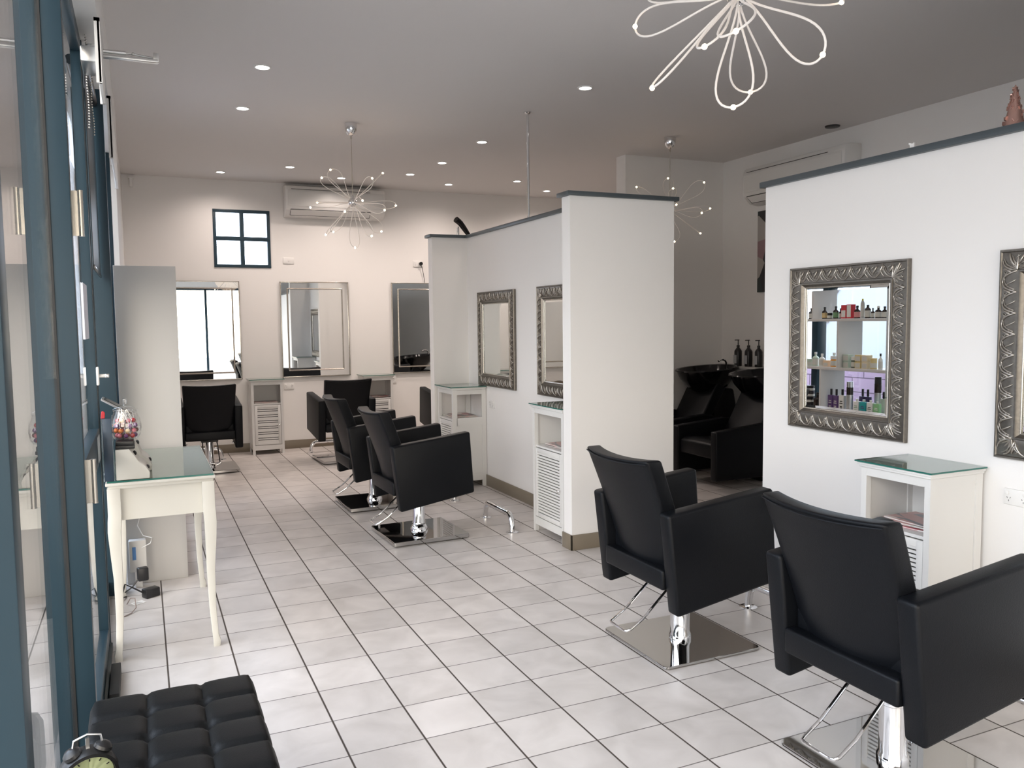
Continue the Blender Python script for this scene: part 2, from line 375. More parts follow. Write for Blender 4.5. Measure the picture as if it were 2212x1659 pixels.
def rrect(h, r, n=6):
    pts = []
    for cx, cy, a0 in ((h-r, h-r, 0), (-h+r, h-r, PI/2), (-h+r, -h+r, PI), (h-r, -h+r, 1.5*PI)):
        for k in range(n+1): a = a0+PI/2*k/n; pts.append((cx+r*math.cos(a), cy+r*math.sin(a)))
    return pts
CH['plate'] = MB().prism(rrect(.282, .03), 'Z', .004, .016, .002, 1).mesh('base_plate', 30)
CH['slab'] = MB().prism(rrect(.295, .008, 2), 'Z', .008, .038, .003, 1).mesh('base_plate', 30)
CH['foot'] = MB().prism(rrect(.25, .01, 2), 'Z', 0, .009).mesh('base_underside')
for k, m in (('armL', M_leather), ('armR', M_leather), ('back', M_leather), ('pipe', M_leather), ('seat', M_leather), ('rail', M_leather), ('bolt', M_chrome), ('mech', M_dark), ('col', M_chrome), ('colf', M_chrome), ('lever', M_chrome), ('plate', M_plate), ('slab', M_plate), ('foot', M_rubber)): CH[k].materials.append(m)
def chair(label, x, y, rz=0, thin=False, group=None):
    t = thing('styling_chair', label, 'salon chair', (x, y, 0), rz, 'black salon styling chairs')
    obj('armrest', CH['armL'], None, t); obj('armrest', CH['armR'], None, t)
    b = obj('backrest', CH['back'], None, t); obj('piping', CH['pipe'], None, b)
    obj('seat_cushion', CH['seat'], None, t); s = obj('seat_base', CH['rail'], None, t); obj('bolt', CH['bolt'], None, s, (-.15, .243, .32)); obj('bolt', CH['bolt'], None, s, (-.15, -.243, .32), (0, 0, PI))
    obj('swivel_plate', CH['mech'], None, t)
    zz = .016 if thin else .038
    obj('column', CH['col' if thin else 'colf'], None, t, (0, 0, zz))
    obj('pump_lever', CH['lever'], None, t)
    obj('base_plate', CH['plate' if thin else 'slab'], None, t, label='square mirror-polished steel plate'); obj('base_underside', CH['foot'], None, t)
    return t
chair('black salon chair in the centre right, in front of the right partition end', 2.385, -1.11, 0, True)
chair('nearest black salon chair, cut off by the right edge of the picture', 2.39, -2.405, 0, True)
chair('black salon chair standing before the near mirror of the middle partition', 1.845, 1.51, math.radians(2))
chair('black salon chair standing before the far mirror of the middle partition', 1.82, 2.74, math.radians(1))
chair('black salon chair with its back to us, partly behind the white shelving end', .60, 5.28, PI/2)
chair('black salon chair facing the middle mirror on the far wall', 2.10, 5.30, PI/2+math.radians(3))
chair('black salon chair mostly hidden behind the far end of the middle partition', 3.52, 5.30, PI/2)

# footrests (floor-fixed chrome hoops)
def hoop(label, x, y0, y1, rz=0):
    L = (y1-y0)/2; t = thing('footrest_bar', label, 'footrest', (x, (y0+y1)/2, 0), rz, 'chrome footrest hoops fixed to the floor')
    pts = [(0, -L, .004), (0, -L+.002, .055)]
    pts += [(0, -L+.005+.075*(1-math.cos(a)), .062+.075*math.sin(a)) for a in [PI/12*k for k in range(0, 7)]]
    q = [(p[0], -p[1], p[2]) for p in pts][::-1]
    obj('bar', MB().tube(pts+q, .0215, 16), M_chrome, t)
    for s in (-1, 1): obj('floor_flange', MB().lathe([(.05, 0), (.05, .004), (.04, .008), (.022, .01)], 24, (0, s*L, 0)), M_chrome, t)
    return t
hoop('chrome footrest hoop on the tiles below the near ornate mirror of the middle partition', 2.51, 1.24, 1.78)
hoop('chrome footrest hoop mostly hidden behind the second chair at the middle partition', 2.51, 2.52, 3.06)
hoop('chrome footrest hoop beyond the front chair by the right partition', 3.02, -1.43, -.88)
hoop('chrome footrest hoop under the chair cut off by the right edge', 3.02, -2.75, -2.20)
hoop('chrome footrest hoop in front of the chair at the left far-wall mirror', .52, 5.72, 6.20, PI/2).location = (.55, 6.0, 0)
hoop('chrome footrest hoop in front of the chair at the middle far-wall mirror', 2.1, 5.72, 6.20, PI/2).location = (2.10, 6.0, 0)

# ------------------------------------------------------------------ cabinets
def cabinet(label, loc, rz, w, h=.97, d=.35, sidewin=False, openback=True, nslat=21, paired=False, knobside=-1):
    """front faces local -X, back at x=0"""
    t = thing('salon_cabinet', label, 'cabinet', loc, rz, 'white louvred salon cabinets')
    b = MB(); W = w/2; zs = h*.70; zt = h-.045
    for s in (-1, 1):
        ya, yb = (W-.018, W) if s > 0 else (-W, -W+.018)
        # stiles and rails of the side, recessed panel
        b.box(-d+.001, -d+.045, ya, yb, .001, h-.001).box(-.045, 0, ya-.0005, yb+.0005, 0, h)
        b.box(-d+.002, -.001, ya+.0003, yb-.0003, zt, h-.002).box(-d+.04, -.04, ya, yb, .06, .13)
        pa, pb = (W-.012, W-.006) if s > 0 else (-W+.006, -W+.012)
        if sidewin: b.box(-d+.04, -.04, ya, yb, zs-.06, zs+.015).box(-d+.04, -.04, pa, pb, .12, zs-.04)
        else: b.box(-d+.04, -.04, pa, pb, .12, zt+.01)
    b.box(-d+.01, -.005, -W+.018, W-.018, zs-.015, zs)          # shelf
    b.box(-d+.02, -.005, -W+.018, W-.018, .09, .105)
    b.box(-.012, -.004, -W+.018, W-.018, .09, zs if openback else h)
    b.box(-d, -d+.02, -W+.02, W-.02, zt+.005, h).box(-d, -d+.018, -W+.02, W-.02, .055, .115)
    b.box(-d-.001, -d+.03, -W-.001, -W+.03, 0, h-.0005).box(-d-.001, -d+.03, W-.03, W+.001, 0, h-.0005)
    obj('body', b, M_white, t)
    obj('top_board', MB().box(-d-.012, 0, -W-.01, W+.01, h, h+.014, .005).box(-d-.018, 0, -W-.015, W+.015, h+.012, h+.024, .003), M_white, t)
    # louvred door
    dr = MB(); z0, z1 = .12, zs-.02; y0, y1 = -W+.033, W-.033; fx0, fx1 = -d+.001, -d+.017; fr = .034
    dr.box(fx0, fx1, y0, y0+fr, z0, z1, .001).box(fx0, fx1, y1-fr, y1, z0, z1, .001).box(fx0+.0006, fx1-.0006, y0+fr-.002, y1-fr+.002, z0, z0+fr, .001).box(fx0+.0006, fx1-.0006, y0+fr-.002, y1-fr+.002, z1-fr, z1, .001)
    n = nslat; zz0, zz1 = z0+fr, z1-fr; st = (zz1-zz0)/n
    for i in range(n):
        za = zz0+i*st
        gap = .0065 if not paired else (.009 if i % 3 else .0005)
        dr.prism([(fx0+.002, za+gap*.5), (fx0+.0075, za+gap*.2), (fx1-.002, za+st-gap*.6), (fx1-.006, za+st-gap*.2)][::1], 'Y', y0+fr-.002, y1-fr+.002) if False else dr.box(fx0+.003, fx1-.004, y0+fr-.002, y1-fr+.002, za+gap, za+st, .001, 1)
    do = obj('door', dr, M_white, t)
    bk = obj('slot_shade_sheet', MB().box(fx1+.001, fx1+.004, y0+.01, y1-.01, z0+.01, z1-.01), M_rubber, do)  # black sheet added behind the slats as the shade in the slots
    ky = y0+.018 if knobside < 0 else y1-.018
    obj('knob', MB().lathe([(.005, 0), (.005, .012), (.011, .016), (.012, .022), (.008, .027), (.001, .028)], 16, M=Matrix.Translation((fx0, ky, (z0+z1)/2)) @ Matrix.Rotation(-PI/2, 4, 'Y')), M_chrome, do)
    return t, zs
def gtop(label, loc, rz, w, h, d=.35):
    g = thing('glass_sheet', label, 'glass top', (loc[0], loc[1], h+.025), rz, 'glass sheets on the cabinets')
    obj('sheet', MB().box(-d-.025, -.002, -w/2-.022, w/2+.022, 0, .008, .001, 1), M_gtop, g)
    e = MB(); a, b2 = -w/2-.0225, w/2+.0225; e.box(-d-.0262, -d-.0248, a, b2, .0005, .0075).box(-d-.025, -.002, a-.0008, a+.0006, .0005, .0075).box(-d-.025, -.002, b2-.0006, b2+.0008, .0005, .0075)
    obj('green_edge', e, M_gedge, g)
MAGC = [srgb(196, 92, 104), srgb(150, 60, 66), srgb(176, 168, 160), srgb(120, 118, 122), srgb(205, 190, 180)]
def mag_mat(i):
    m = bpy.data.materials.new('magazine_cover'); m.use_nodes = True; nt = m.node_tree; b = nt.nodes['Principled BSDF']
    tc = nt.nodes.new('ShaderNodeTexCoord'); v = nt.nodes.new('ShaderNodeTexVoronoi'); v.inputs['Scale'].default_value = 16
    mp = nt.nodes.new('ShaderNodeMapping'); mp.inputs['Location'].default_value = (i*.7, i*.3, 0); mp.inputs['Scale'].default_value = (1, .5, 1)
    nt.links.new(tc.outputs['Object'], mp.inputs[0]); nt.links.new(mp.outputs[0], v.inputs['Vector'])
    cr = nt.nodes.new('ShaderNodeValToRGB'); cr.color_ramp.interpolation = 'CONSTANT'; s = nt.nodes.new('ShaderNodeSeparateColor')
    nt.links.new(v.outputs['Color'], s.inputs[0]); nt.links.new(s.outputs[0], cr.inputs[0])
    e = cr.color_ramp.elements; e[0].color = (*MAGC[i % 5], 1); e[1].position = .35; e[1].color = (*srgb(90, 70, 70), 1)
    for p_, c_ in ((.55, srgb(190, 150, 145)), (.75, srgb(60, 60, 64)), (.88, srgb(220, 205, 200))): q = e.new(p_); q.color = (*c_, 1)
    nt.links.new(cr.outputs[0], b.inputs['Base Color']); b.inputs['Roughness'].default_value = .3
    return m
MM = [mag_mat(i) for i in range(5)]
M_paper = mat('magazine_pages', (.72, .70, .66), .7)
ORD = ['topmost', 'second from the top', 'third from the top', 'bottom']
def magazines(where, cx, cy, z, n, rz, seed, spread=.02):
    rnd = random.Random(seed)
    for k in range(n):
        zz = z+.007*k; i = (seed+k) % 5
        t = thing('magazine', '%s magazine of the pile in %s' % (ORD[n-1-k], where), 'magazine', (cx+rnd.uniform(-spread, spread), cy+rnd.uniform(-spread, spread), zz), rz+rnd.uniform(-.14, .14), 'magazines in the cabinets')
        obj('cover', MB().box(-.105, .105, -.14, .14, .0055, .0065).box(-.105, .105, -.14, .14, 0, .0008), MM[i], t)
        obj('pages', MB().box(-.103, .102, -.138, .138, .0008, .0055), M_paper, t)
cabs = [('white louvred cabinet against the middle partition right behind its near end', (PX-.004, .985, 0), 0, .50, .965, .35, dict(), 'the middle partition cabinet nearest us', 3, 11),
        ('white louvred cabinet with a square side opening at the far end of the middle partition', (PX-.004, 3.255, 0), 0, .44, .965, .35, dict(sidewin=True), 'the cabinet with a square side opening', 4, 23),
        ('white cabinet on the right partition beside the power outlet', (RX-.016, -1.745, 0), 0, .385, .90, .345, dict(openback=False), 'the cabinet on the right partition', 4, 35),
        ('white louvred cabinet on the far wall between the left and middle mirrors', (1.365, YB-.016, 0), PI/2, .385, .915, .33, dict(openback=False, nslat=18, paired=True), 'the left far-wall cabinet', 2, 47),
        ('white louvred cabinet on the far wall behind the chair at the middle mirror', (2.80, YB-.016, 0), PI/2, .385, .915, .33, dict(openback=False, nslat=18, paired=True), 'the right far-wall cabinet', 3, 59)]
for lb, loc, rz, w_, h_, d_, kw, wh, nm, sd in cabs:
    t, zs = cabinet(lb, loc, rz, w_, h_, d_, **kw)
    gtop('glass sheet lying on ' + wh, loc, rz, w_, h_, d_)
    c_, s_ = math.cos(rz), math.sin(rz); dx, dy = -.18, 0
    magazines(wh, loc[0]+dx*c_, loc[1]+dx*s_, zs+.001, nm, rz, sd, .024)

# ------------------------------------------------------------------ ornate mirrors (lie in YZ, face -X)
def ornate_mirror(label, x, yc, zc, w, h, seed=0):
    t = thing('ornate_mirror', label, 'mirror', (x, yc, zc), 0, 'silver carved mirrors')
    W, Hh = w/2, h/2; fw = .118
    # profile: distance in from outer edge u, protrusion p (toward -X)
    prof = [(0, 0), (0, .020), (.004, .026), (.010, .026), (.014, .021), (.055, .030), (.090, .024), (.093, .030), (.101, .030), (.104, .024), (fw, .012)]
    bm = bmesh.new(); rings = []
    for u, p in prof: rings.append([bm.verts.new((-p, sy*(W-u), sz*(Hh-u))) for sy, sz in ((-1, -1), (1, -1), (1, 1), (-1, 1))])
    for a, b in zip(rings, rings[1:]):
        for i in range(4): bm.faces.new((a[i], a[(i+1) % 4], b[(i+1) % 4], b[i]))
    bmesh.ops.recalc_face_normals(bm, faces=bm.faces)
    m = MB(); m._add(bm); fo = obj('frame', m, M_silver, t)
    # carved relief: alternating U shaped leaves with veins
    rl = MB()
    def side(a0, a1, fixed, horiz, flip):
        L = a1-a0; n = max(4, round(L/.098)); st = L/n
        S = 1 if flip else -1
        def pt(s_, q, out=0.0):
            u = .017+.070*q; pp = .024+.0065*math.sin(PI*min(max(q, 0), 1))+out
            v = fixed-u if fixed > 0 else fixed+u
            return (-pp, s_, v) if horiz else (-pp, v, s_)
        K = 14
        def wave(sh, q0, q1, r0, r1):
            P_, R_2 = [], []
            for k in range(n*K+1):
                ph = 2*PI*k/K; q = (q0+q1)/2-(q1-q0)/2*math.cos(ph)
                ss = a0+st*k/K+S*st*.13*math.sin(ph)+sh
                P_.append(pt(min(max(ss, a0-.01), a1+.01), q)); R_2.append(r0+(r1-r0)*(.5-.5*math.cos(ph*2)))
            rl.tube(P_, R_2, 6)
        wave(0, .04, .97, .0030, .0052)
        wave(S*.0125, .16, .84, .0014, .0030)
        for i in range(n):
            c = a0+(i+.5)*st
            # leaf with veins filling the outward lobe, teardrop filling the inward one
            rl.tube([pt(c+S*(.30-.55*(k/8))*st*.5, .10+.62*(k/8)+.10*math.sin(PI*k/8)) for k in range(9)], [.0012+.0052*math.sin(PI*(k/8)**.8) for k in range(9)], 6, flat=.7)
            for g in (0, 1, 2):
                b0 = c+S*st*(-.02+.14*g)*.8; q0 = .18+.20*g
                rl.tube([pt(b0-S*st*.15*math.sin(PI/2*k/5), q0-.03+.19*k/5) for k in range(6)], [.0010+.0020*math.sin(PI*k/5) for k in range(6)], 5)
            e0 = a0+i*st
            if i: rl.tube([pt(e0+S*st*(.10-.26*k/7), .95-.72*k/7+.08*math.sin(PI*k/7)) for k in range(8)], [.0012+.0044*math.sin(PI*(k/7)) for k in range(8)], 6, flat=.7)
    side(-W+.05, W-.05, Hh, True, False); side(-W+.05, W-.05, -Hh, True, True)
    side(-Hh+.05, Hh-.05, W, False, True); side(-Hh+.05, Hh-.05, -W, False, False)
    for sy in (-1, 1):
        for sz in (-1, 1):
            for k in range(5):
                a = PI/2*k/4; rl.tube([(-.031+.005*j/4, sy*(W-.09+.065*(j/4)*math.cos(a)), sz*(Hh-.09+.065*(j/4)*math.sin(a))) for j in range(5)], [.0035, .005, .0045, .003, .0015], 6)
    obj('carved_relief', rl, M_relief, fo, ang=80)
    IW, IH = W-fw, Hh-fw
    bd = bmesh.new()
    m2 = MB()
    for p0, p1 in (((-IW, -IH), (IW, -IH)), ((IW, -IH), (IW, IH)), ((IW, IH), (-IW, IH)), ((-IW, IH), (-IW, -IH))):
        m2.tube([(-.013, p0[0], p0[1]), (-.013, p1[0], p1[1])], .004, 8)
    bd.free()
    obj('inner_bead', m2, M_silver2, fo)
    # glass with bevelled rim
    bm = bmesh.new(); bv = .02
    o_ = [bm.verts.new((-.008, sy*IW, sz*IH)) for sy, sz in ((-1, -1), (1, -1), (1, 1), (-1, 1))]
    i_ = [bm.verts.new((-.0105, sy*(IW-bv), sz*(IH-bv))) for sy, sz in ((-1, -1), (1, -1), (1, 1), (-1, 1))]
    b_ = [bm.verts.new((-.002, sy*IW, sz*IH)) for sy, sz in ((-1, -1), (1, -1), (1, 1), (-1, 1))]
    bm.faces.new(i_[::-1]); bm.faces.new(b_)
    for i in range(4): bm.faces.new((o_[i], o_[(i+1) % 4], i_[(i+1) % 4], i_[i])); bm.faces.new((b_[i], b_[(i+1) % 4], o_[(i+1) % 4], o_[i]))
    bmesh.ops.recalc_face_normals(bm, faces=bm.faces)
    m = MB(); m._add(bm); obj('mirror_glass', m, M_mirror, t, ang=1)
    return t
ornate_mirror('silver carved mirror on the right partition reflecting shelves of bottles', RX-.001, -1.095, 1.452, .83, .935)
ornate_mirror('silver carved mirror cut off by the right edge of the picture', RX-.001, -2.405, 1.452, .83, .935)
ornate_mirror('silver carved mirror on the middle partition half hidden by its near end', PX-.001, 1.39, 1.462, .88, .92)
ornate_mirror('fully visible silver carved mirror at the far half of the middle partition', PX-.001, 2.74, 1.462, .88, .92)

# ------------------------------------------------------------------ bevelled mirrors on the far wall
def bevel_mirror(label, x0, x1, z0=.945, z1=2.175):
    t = thing('bevelled_mirror', label, 'mirror', ((x0+x1)/2, YB-.001, (z0+z1)/2), 0, 'rectangular mirror-framed mirrors on the far wall')
    W, Hh = (x1-x0)/2, (z1-z0)/2
    f = MB()
    for s in (-1, 1): f.box(s*W-.006, s*W+.006, -.03, 0, -Hh-.006, Hh+.006, .002).box(-W-.006, W+.006, -.03, 0, s*Hh-.006, s*Hh+.006, .002)
    obj('silver_edge', f, M_silver2, t)
    obj('border_glass', MB().box(-W+.005, W-.005, -.022, -.002, -Hh+.005, Hh-.005), M_mirror, t)
    q = .085; g = MB()
    for s in (-1, 1): g.tube([(s*(W-q), -.028, -Hh+q), (s*(W-q), -.028, Hh-q)], .010, 8).tube([(-W+q, -.028, s*(Hh-q)), (W-q, -.028, s*(Hh-q))], .010, 8)
    obj('raised_bead', g, M_silver2, t)
    obj('centre_glass', MB().box(-W+q, W-q, -.030, -.023, -Hh+q, Hh-q), M_mirror, t)
bevel_mirror('rectangular mirror left on the far wall, filled with bright window reflections', .235, 1.105)
bevel_mirror('rectangular mirror in the middle of the far wall above the second cabinet', 1.618, 2.495)
bevel_mirror('dark-looking rectangular mirror under the black plug on the far wall', 3.10, 3.97)

# ------------------------------------------------------------------ electrical plates
def gpo(label, loc, rz, n=2, switchonly=False, w=.116, h=.073):
    """plate facing local -X"""
    t = thing('wall_plate', label, 'power outlet' if not switchonly else 'light switch', loc, rz, 'white wall plates')
    obj('plate', MB().box(-.011, 0, -w/2, w/2, -h/2, h/2, .003), M_whitep, t)
    if switchonly:
        obj('rocker', MB().box(-.015, -.010, -.008, .008, -.012, .012, .002), M_whitep, t); return t
    for s in ([-1, 1] if n == 2 else [0]):
        obj('rocker', MB().box(-.016, -.010, s*.042-.009, s*.042+.009, .010, .026, .003), M_whitep, t)
        hl = MB()
        for yy, zz, a in ((-.007, -.004, .5), (.007, -.004, -.5), (0, -.017, 0)):
            hl.box(-.0002, .0005, -.001, .001, -.004, .004, M=Matrix.Translation((-.0112, s*.034+yy, zz)) @ Matrix.Rotation(a, 4, 'X'))
        obj('socket_slots', hl, M_rubber, t)
    return t
gpo('white double power outlet beside the cabinet on the right partition', (RX, -2.095, .812), 0)
gpo('white power outlet on the middle partition under the far carved mirror', (PX, 2.88, .825), 0)
gpo('white blank switch plate right of the small blue window', (1.735, YB, 2.452), PI/2, switchonly=True, w=.135, h=.08)
gpo('white power outlet below the middle mirror on the far wall', (1.692, YB, .824), PI/2, w=.13, h=.08)
gpo('white outlet high on the far wall with a black plug in it', (3.482, YB, 2.442), PI/2, w=.13, h=.085)
gpo('small white outlet below the dark far-wall mirror', (3.10, YB, .86), PI/2, n=1, w=.075, h=.11)
pg = thing('power_plug', 'round black plug with a thin cord in the high far-wall outlet', 'plug', (3.52, YB-.014, 2.445))
obj('plug_body', MB().cyl((0, 0, 0), (0, -.03, 0), .024, 20), M_dark, pg)
obj('cord', MB().tube([(0, -.02, -.02), (.02, -.02, -.06), (.03, -.012, -.12), (.045, -.01, -.20), (.05, -.01, -.262)], .004, 8), M_dark, pg)
# sensor in the far left corner
s = thing('wall_sensor', 'small white sensor bracket in the far left ceiling corner', 'sensor', (-.08, YB, 3.36))
obj('bracket', MB().box(-.03, .03, -.05, 0, .03, .06, .003), M_whitep, s); obj('housing', MB().box(-.02, .02, -.05, -.01, -.07, .04, .008), M_whitep, s)

# ------------------------------------------------------------------ air conditioners
def aircon(label, loc, rz, L=1.29):
    """mounted on plane y=0, front -Y, bottom at z=0"""
    t = thing('air_conditioner', label, 'air conditioner', loc, rz, 'white wall air conditioners')
    prof = [(0, .0), (0, .40), (-.12, .40), (-.19, .385), (-.215, .34), (-.222, .13), (-.20, .08), (-.12, .015)]
    obj('body', MB().prism(prof, 'X', -L/2, L/2, .008, 2), M_whitep, t)
    obj('front_panel', MB().prism([(-.218, .335), (-.226, .31), (-.232, .15), (-.226, .125), (-.212, .13)], 'X', -L/2+.03, L/2-.03, .003, 1), M_white, t)
    obj('panel_seam', MB().box(-L/2+.07, L/2-.20, -.227, -.222, .338, .343), M_rubber, t)
    lo = obj('air_louvre', MB().prism([(-.203, .085), (-.207, .08), (-.135, .02), (-.13, .026)], 'X', -L/2+.06, L/2-.2, .001, 1), M_whitep, t)
    sl = MB()
    for z, y in ((.088, -.208), (.022, -.137)): sl.box(-L/2+.06, L/2-.2, y-.002, y+.002, z-.003, z+.003)
    sl.prism([(-.207, .088), (-.211, .085), (-.139, .02), (-.135, .023)], 'X', -L/2+.058, -L/2+.063).prism([(-.207, .088), (-.211, .085), (-.139, .02), (-.135, .023)], 'X', L/2-.203, L/2-.198)
    obj('louvre_gap', sl, M_rubber, lo)
aircon('white air conditioner on the far wall behind the chandelier', (2.335, YB-.001, 3.0), 0)
aircon('shaded air conditioner on the right wall above the partition', (XR-.001, 2.04, 2.86), -PI/2, 1.42)

# ------------------------------------------------------------------ ceiling lights
DL = [(.809, 1.651, 'nearest left, above the reception side'), (.805, 2.852, 'second in the left row'), (3.185, 1.253, 'large bright one left of the near chandelier'), (3.162, 3.324, 'left of the ceiling pole'),
      (3.148, 4.484, 'between the pole and the far wall'), (.889, 5.942, 'farthest left, above the small window'), (1.595, 5.336, 'above the left end of the far air conditioner'), (2.303, 5.85, 'seen behind the far chandelier'),
      (3.026, 5.307, 'just right of the far air conditioner'), (3.717, 5.842, 'near the far wall, left of the pole foot'), (4.46, 5.303, 'just left of the pole, over the partition'), (5.176, 5.877, 'farthest right, beside the partition top')]
def dl_mesh():
    r = MB().lathe([(.062, 0), (.060, -.006), (.048, -.008), (.046, -.002)], 28, cap=False); return r.mesh('rim')
rm = dl_mesh(); rm.materials.append(M_whitep); lm = MB().lathe([(.047, -.004), (.03, -.0045), (.0001, -.005)], 28).mesh('lamp_face'); lm.materials.append(M_down)
for x, y, lb in DL:
    t = thing('downlight', 'round recessed ceiling downlight, ' + lb, 'ceiling light', (x, y, H), 0, 'recessed downlights')
    obj('rim', rm, None, t); obj('lamp_face', lm, None, t)
    l = bpy.data.lights.new('downlight_lamp', 'SPOT'); l.energy = 34 if y > 5.6 else (60 if y > 4 else (26 if y > 2.5 else 16)); l.color = (1, .85, .77); l.spot_size = 2.75; l.spot_blend = 1; l.shadow_soft_size = .05
    lo = bpy.data.objects.new('downlight_lamp', l); COL.objects.link(lo); lo.location = (x, y, H-.03)
# smoke detector / vent
t = thing('ceiling_vent', 'small dark round ceiling fitting near the right wall', 'ceiling vent', (6.0, 1.50, H)); obj('ring', MB().lathe([(.07, 0), (.065, -.012), (.04, -.016), (.001, -.016)], 24), M_dark, t)

# ------------------------------------------------------------------ chandeliers
def chandelier(label, hub, tips, rw, seed, turn=None):
    rnd = random.Random(seed)
    t = thing('chandelier', label, 'chandelier', hub, 0, 'wire loop chandeliers')
    dz = H-hub[2]
    obj('canopy', MB().lathe([(.001, dz-.115), (.012, dz-.112), (.03, dz-.10), (.048, dz-.075), (.055, dz-.05), (.056, dz), (.001, dz)], 28), M_chrome, t)
    obj('suspension_cord', MB().cyl((0, 0, .04), (0, 0, dz-.11), .0035, 8).cyl((0, 0, dz-.14), (0, 0, dz-.11), .008, 8), M_silver2, t)
    obj('hub', MB().sph((0, 0, 0), .042, u=24, v=16).cyl((0, 0, .035), (0, 0, .06), .01, 12), M_chrome, t)
    for ti, d in enumerate(tips):
        d = Vector(d); L = d.length; d.normalize()
        a = d.cross(Vector((0, 0, 1))); a = a.normalized() if a.length > .05 else Vector((1, 0, 0))
        a = Matrix.Rotation(rnd.uniform(-1.2, 1.2), 3, d) @ a
        n = 34; wd = L*rnd.uniform(.11, .19); pts = []
        if turn and ti < len(turn):
            a = d.cross(Vector((hub[0]+.05, hub[1]+4.48, hub[2]-1.62))).normalized(); a = Matrix.Rotation(turn[ti][0], 3, d) @ a; wd = L*turn[ti][1]
        for k in range(n+1):
            s = k/n; ang = 2*PI*s
            # teardrop from the hub out and back
            r = L*math.sin(PI*s)
            side = wd*math.sin(ang)*(abs(math.sin(PI*s))**.6)
            pts.append(d*(r+.03*(1-math.sin(PI*s)))+a*side)
        lo = obj('wire_loop', MB().tube(pts, rw, 8), M_wire, t)
        obj('bulb', MB().sph(d*L, .0085, u=12, v=8), M_bulb, lo)
    l = bpy.data.lights.new('chandelier_lamp', 'POINT'); l.energy = 1.2 if seed < 3 else .4; l.color = (1, .72, .5); l.shadow_soft_size = .3
    lo = bpy.data.objects.new('chandelier_lamp', l); COL.objects.link(lo); lo.location = hub
A_ = [[-.146, .229, .321], [-.32, -.215, .166], [-.258, .33, .032], [-.402, -.093, -.077], [-.015, -.418, -.042], [-.159, -.364, -.136], [-.271, -.084, -.31], [-.115, .327, -.238], [-.004, -.059, -.416], [.105, -.243, -.326], [.307, .162, -.236], [.198, -.354, -.107], [.418, .042, -.004], [.086, -.379, .16], [.301, .047, .289]]
C_ = [[-.249, .224, .253], [.111, .191, .357], [-.199, -.335, .158], [.24, -.235, .256], [.4, -.126, .024], [.085, -.405, -.07], [-.19, -.375, 0.0], [.359, -.023, -.216], [-.108, -.232, -.333], [-.064, .379, -.17], [-.417, .047, .01], [.02, .419, -.018]]
B_ = [[-.38, .18, .02], [-.268, .105, -.306], [-.275, -.182, -.26], [-.05, -.30, -.29], [-.092, -.092, -.399], [.256, .238, -.233], [.20, -.22, -.30], [.418, -.038, .019], [-.2, -.3, .2], [.2, .3, .22], [-.1, .38, .12], [.3, -.28, .1], [.02, .02, .42]]
B_[0] = [-.149, .393, .001]; B_[3] = [-.226, -.265, -.235]; B_[6] = [.069, -.307, -.279]
chandelier('sparkling wire loop chandelier hanging before the far air conditioner', (1.765, 3.05, 2.733), A_, .0028, 1)
chandelier('large near chandelier of white wire loops cut off by the top edge', (1.799, -2.231, 2.70), B_, .0038, 2, [(.5, .15), (1.35, .12), (1.0, .12), (.5, .17), (.25, .17), (.15, .18), (.3, .16), (1.2, .12)])
chandelier('dim wire loop chandelier half hidden behind the middle partition', (4.843, 2.48, 2.722), C_, .0022, 3)

# ------------------------------------------------------------------ reception table
t = thing('reception_table', 'white table with curved cabriole legs under the glass jar', 'table', (.012, .385, 0))
x0, x1, y0, y1 = -.245, .245, -.54, .54
obj('table_top', MB().box(x0-.003, x1+.003, y0-.003, y1+.003, .862, .878, .004).box(x0+.008, x1-.008, y0+.008, y1-.008, .846, .863, .004), M_cream, t)
obj('apron', MB().box(x0+.05, x1-.05, y0+.028, y0+.046, .69, .85).box(x0+.05, x1-.05, y1-.046, y1-.028, .69, .85).box(x0+.028, x0+.046, y0+.05, y1-.05, .69, .85).box(x1-.046, x1-.028, y0+.05, y1-.05, .69, .85), M_cream, t)
def leg(sx, sy):
    m = bmesh.new(); rings = []
    pr = [(0, .016, .017), (.03, .018, .018), (.06, .012, .015), (.20, .004, .0165), (.40, .002, .020), (.55, .007, .025), (.64, .009, .029), (.69, .006, .030), (.72, .004, .0295), (.85, .004, .0295)]
    for z, off, hw in pr:
        cx = sx*(.215+off-.006); cy = sy*(.51+off-.006)
        rings.append([m.verts.new((cx+a*hw, cy+b*hw, z)) for a, b in ((-1, -1), (1, -1), (1, 1), (-1, 1))])
    for a, b in zip(rings, rings[1:]):
        for i in range(4): m.faces.new((a[i], a[(i+1) % 4], b[(i+1) % 4], b[i]))
    m.faces.new(rings[0][::-1]); m.faces.new(rings[-1])
    long_ = [e for e in m.edges if abs(e.verts[0].co.z-e.verts[1].co.z) > .005]
    bmesh.ops.bevel(m, geom=long_, offset=.004, segments=2, profile=.5, affect='EDGES')
    q = MB(); q._add(m); return q
for sx in (-1, 1):
    for sy in (-1, 1): obj('leg', leg(sx, sy), M_cream, t)
g = thing('glass_sheet', 'green-tinted glass sheet lying on the reception table', 'glass top', (.012, .385, .8785), 0, 'glass sheets on the cabinets')
obj('sheet', MB().box(-.24, .24, -.535, .535, 0, .008, .001, 1), M_gtop, g)
obj('green_edge', MB().box(.2392, .2408, -.535, .535, .0005, .0075).box(-.24, .24, -.5358, -.5342, .0005, .0075), M_gedge, g)
ZT = .887
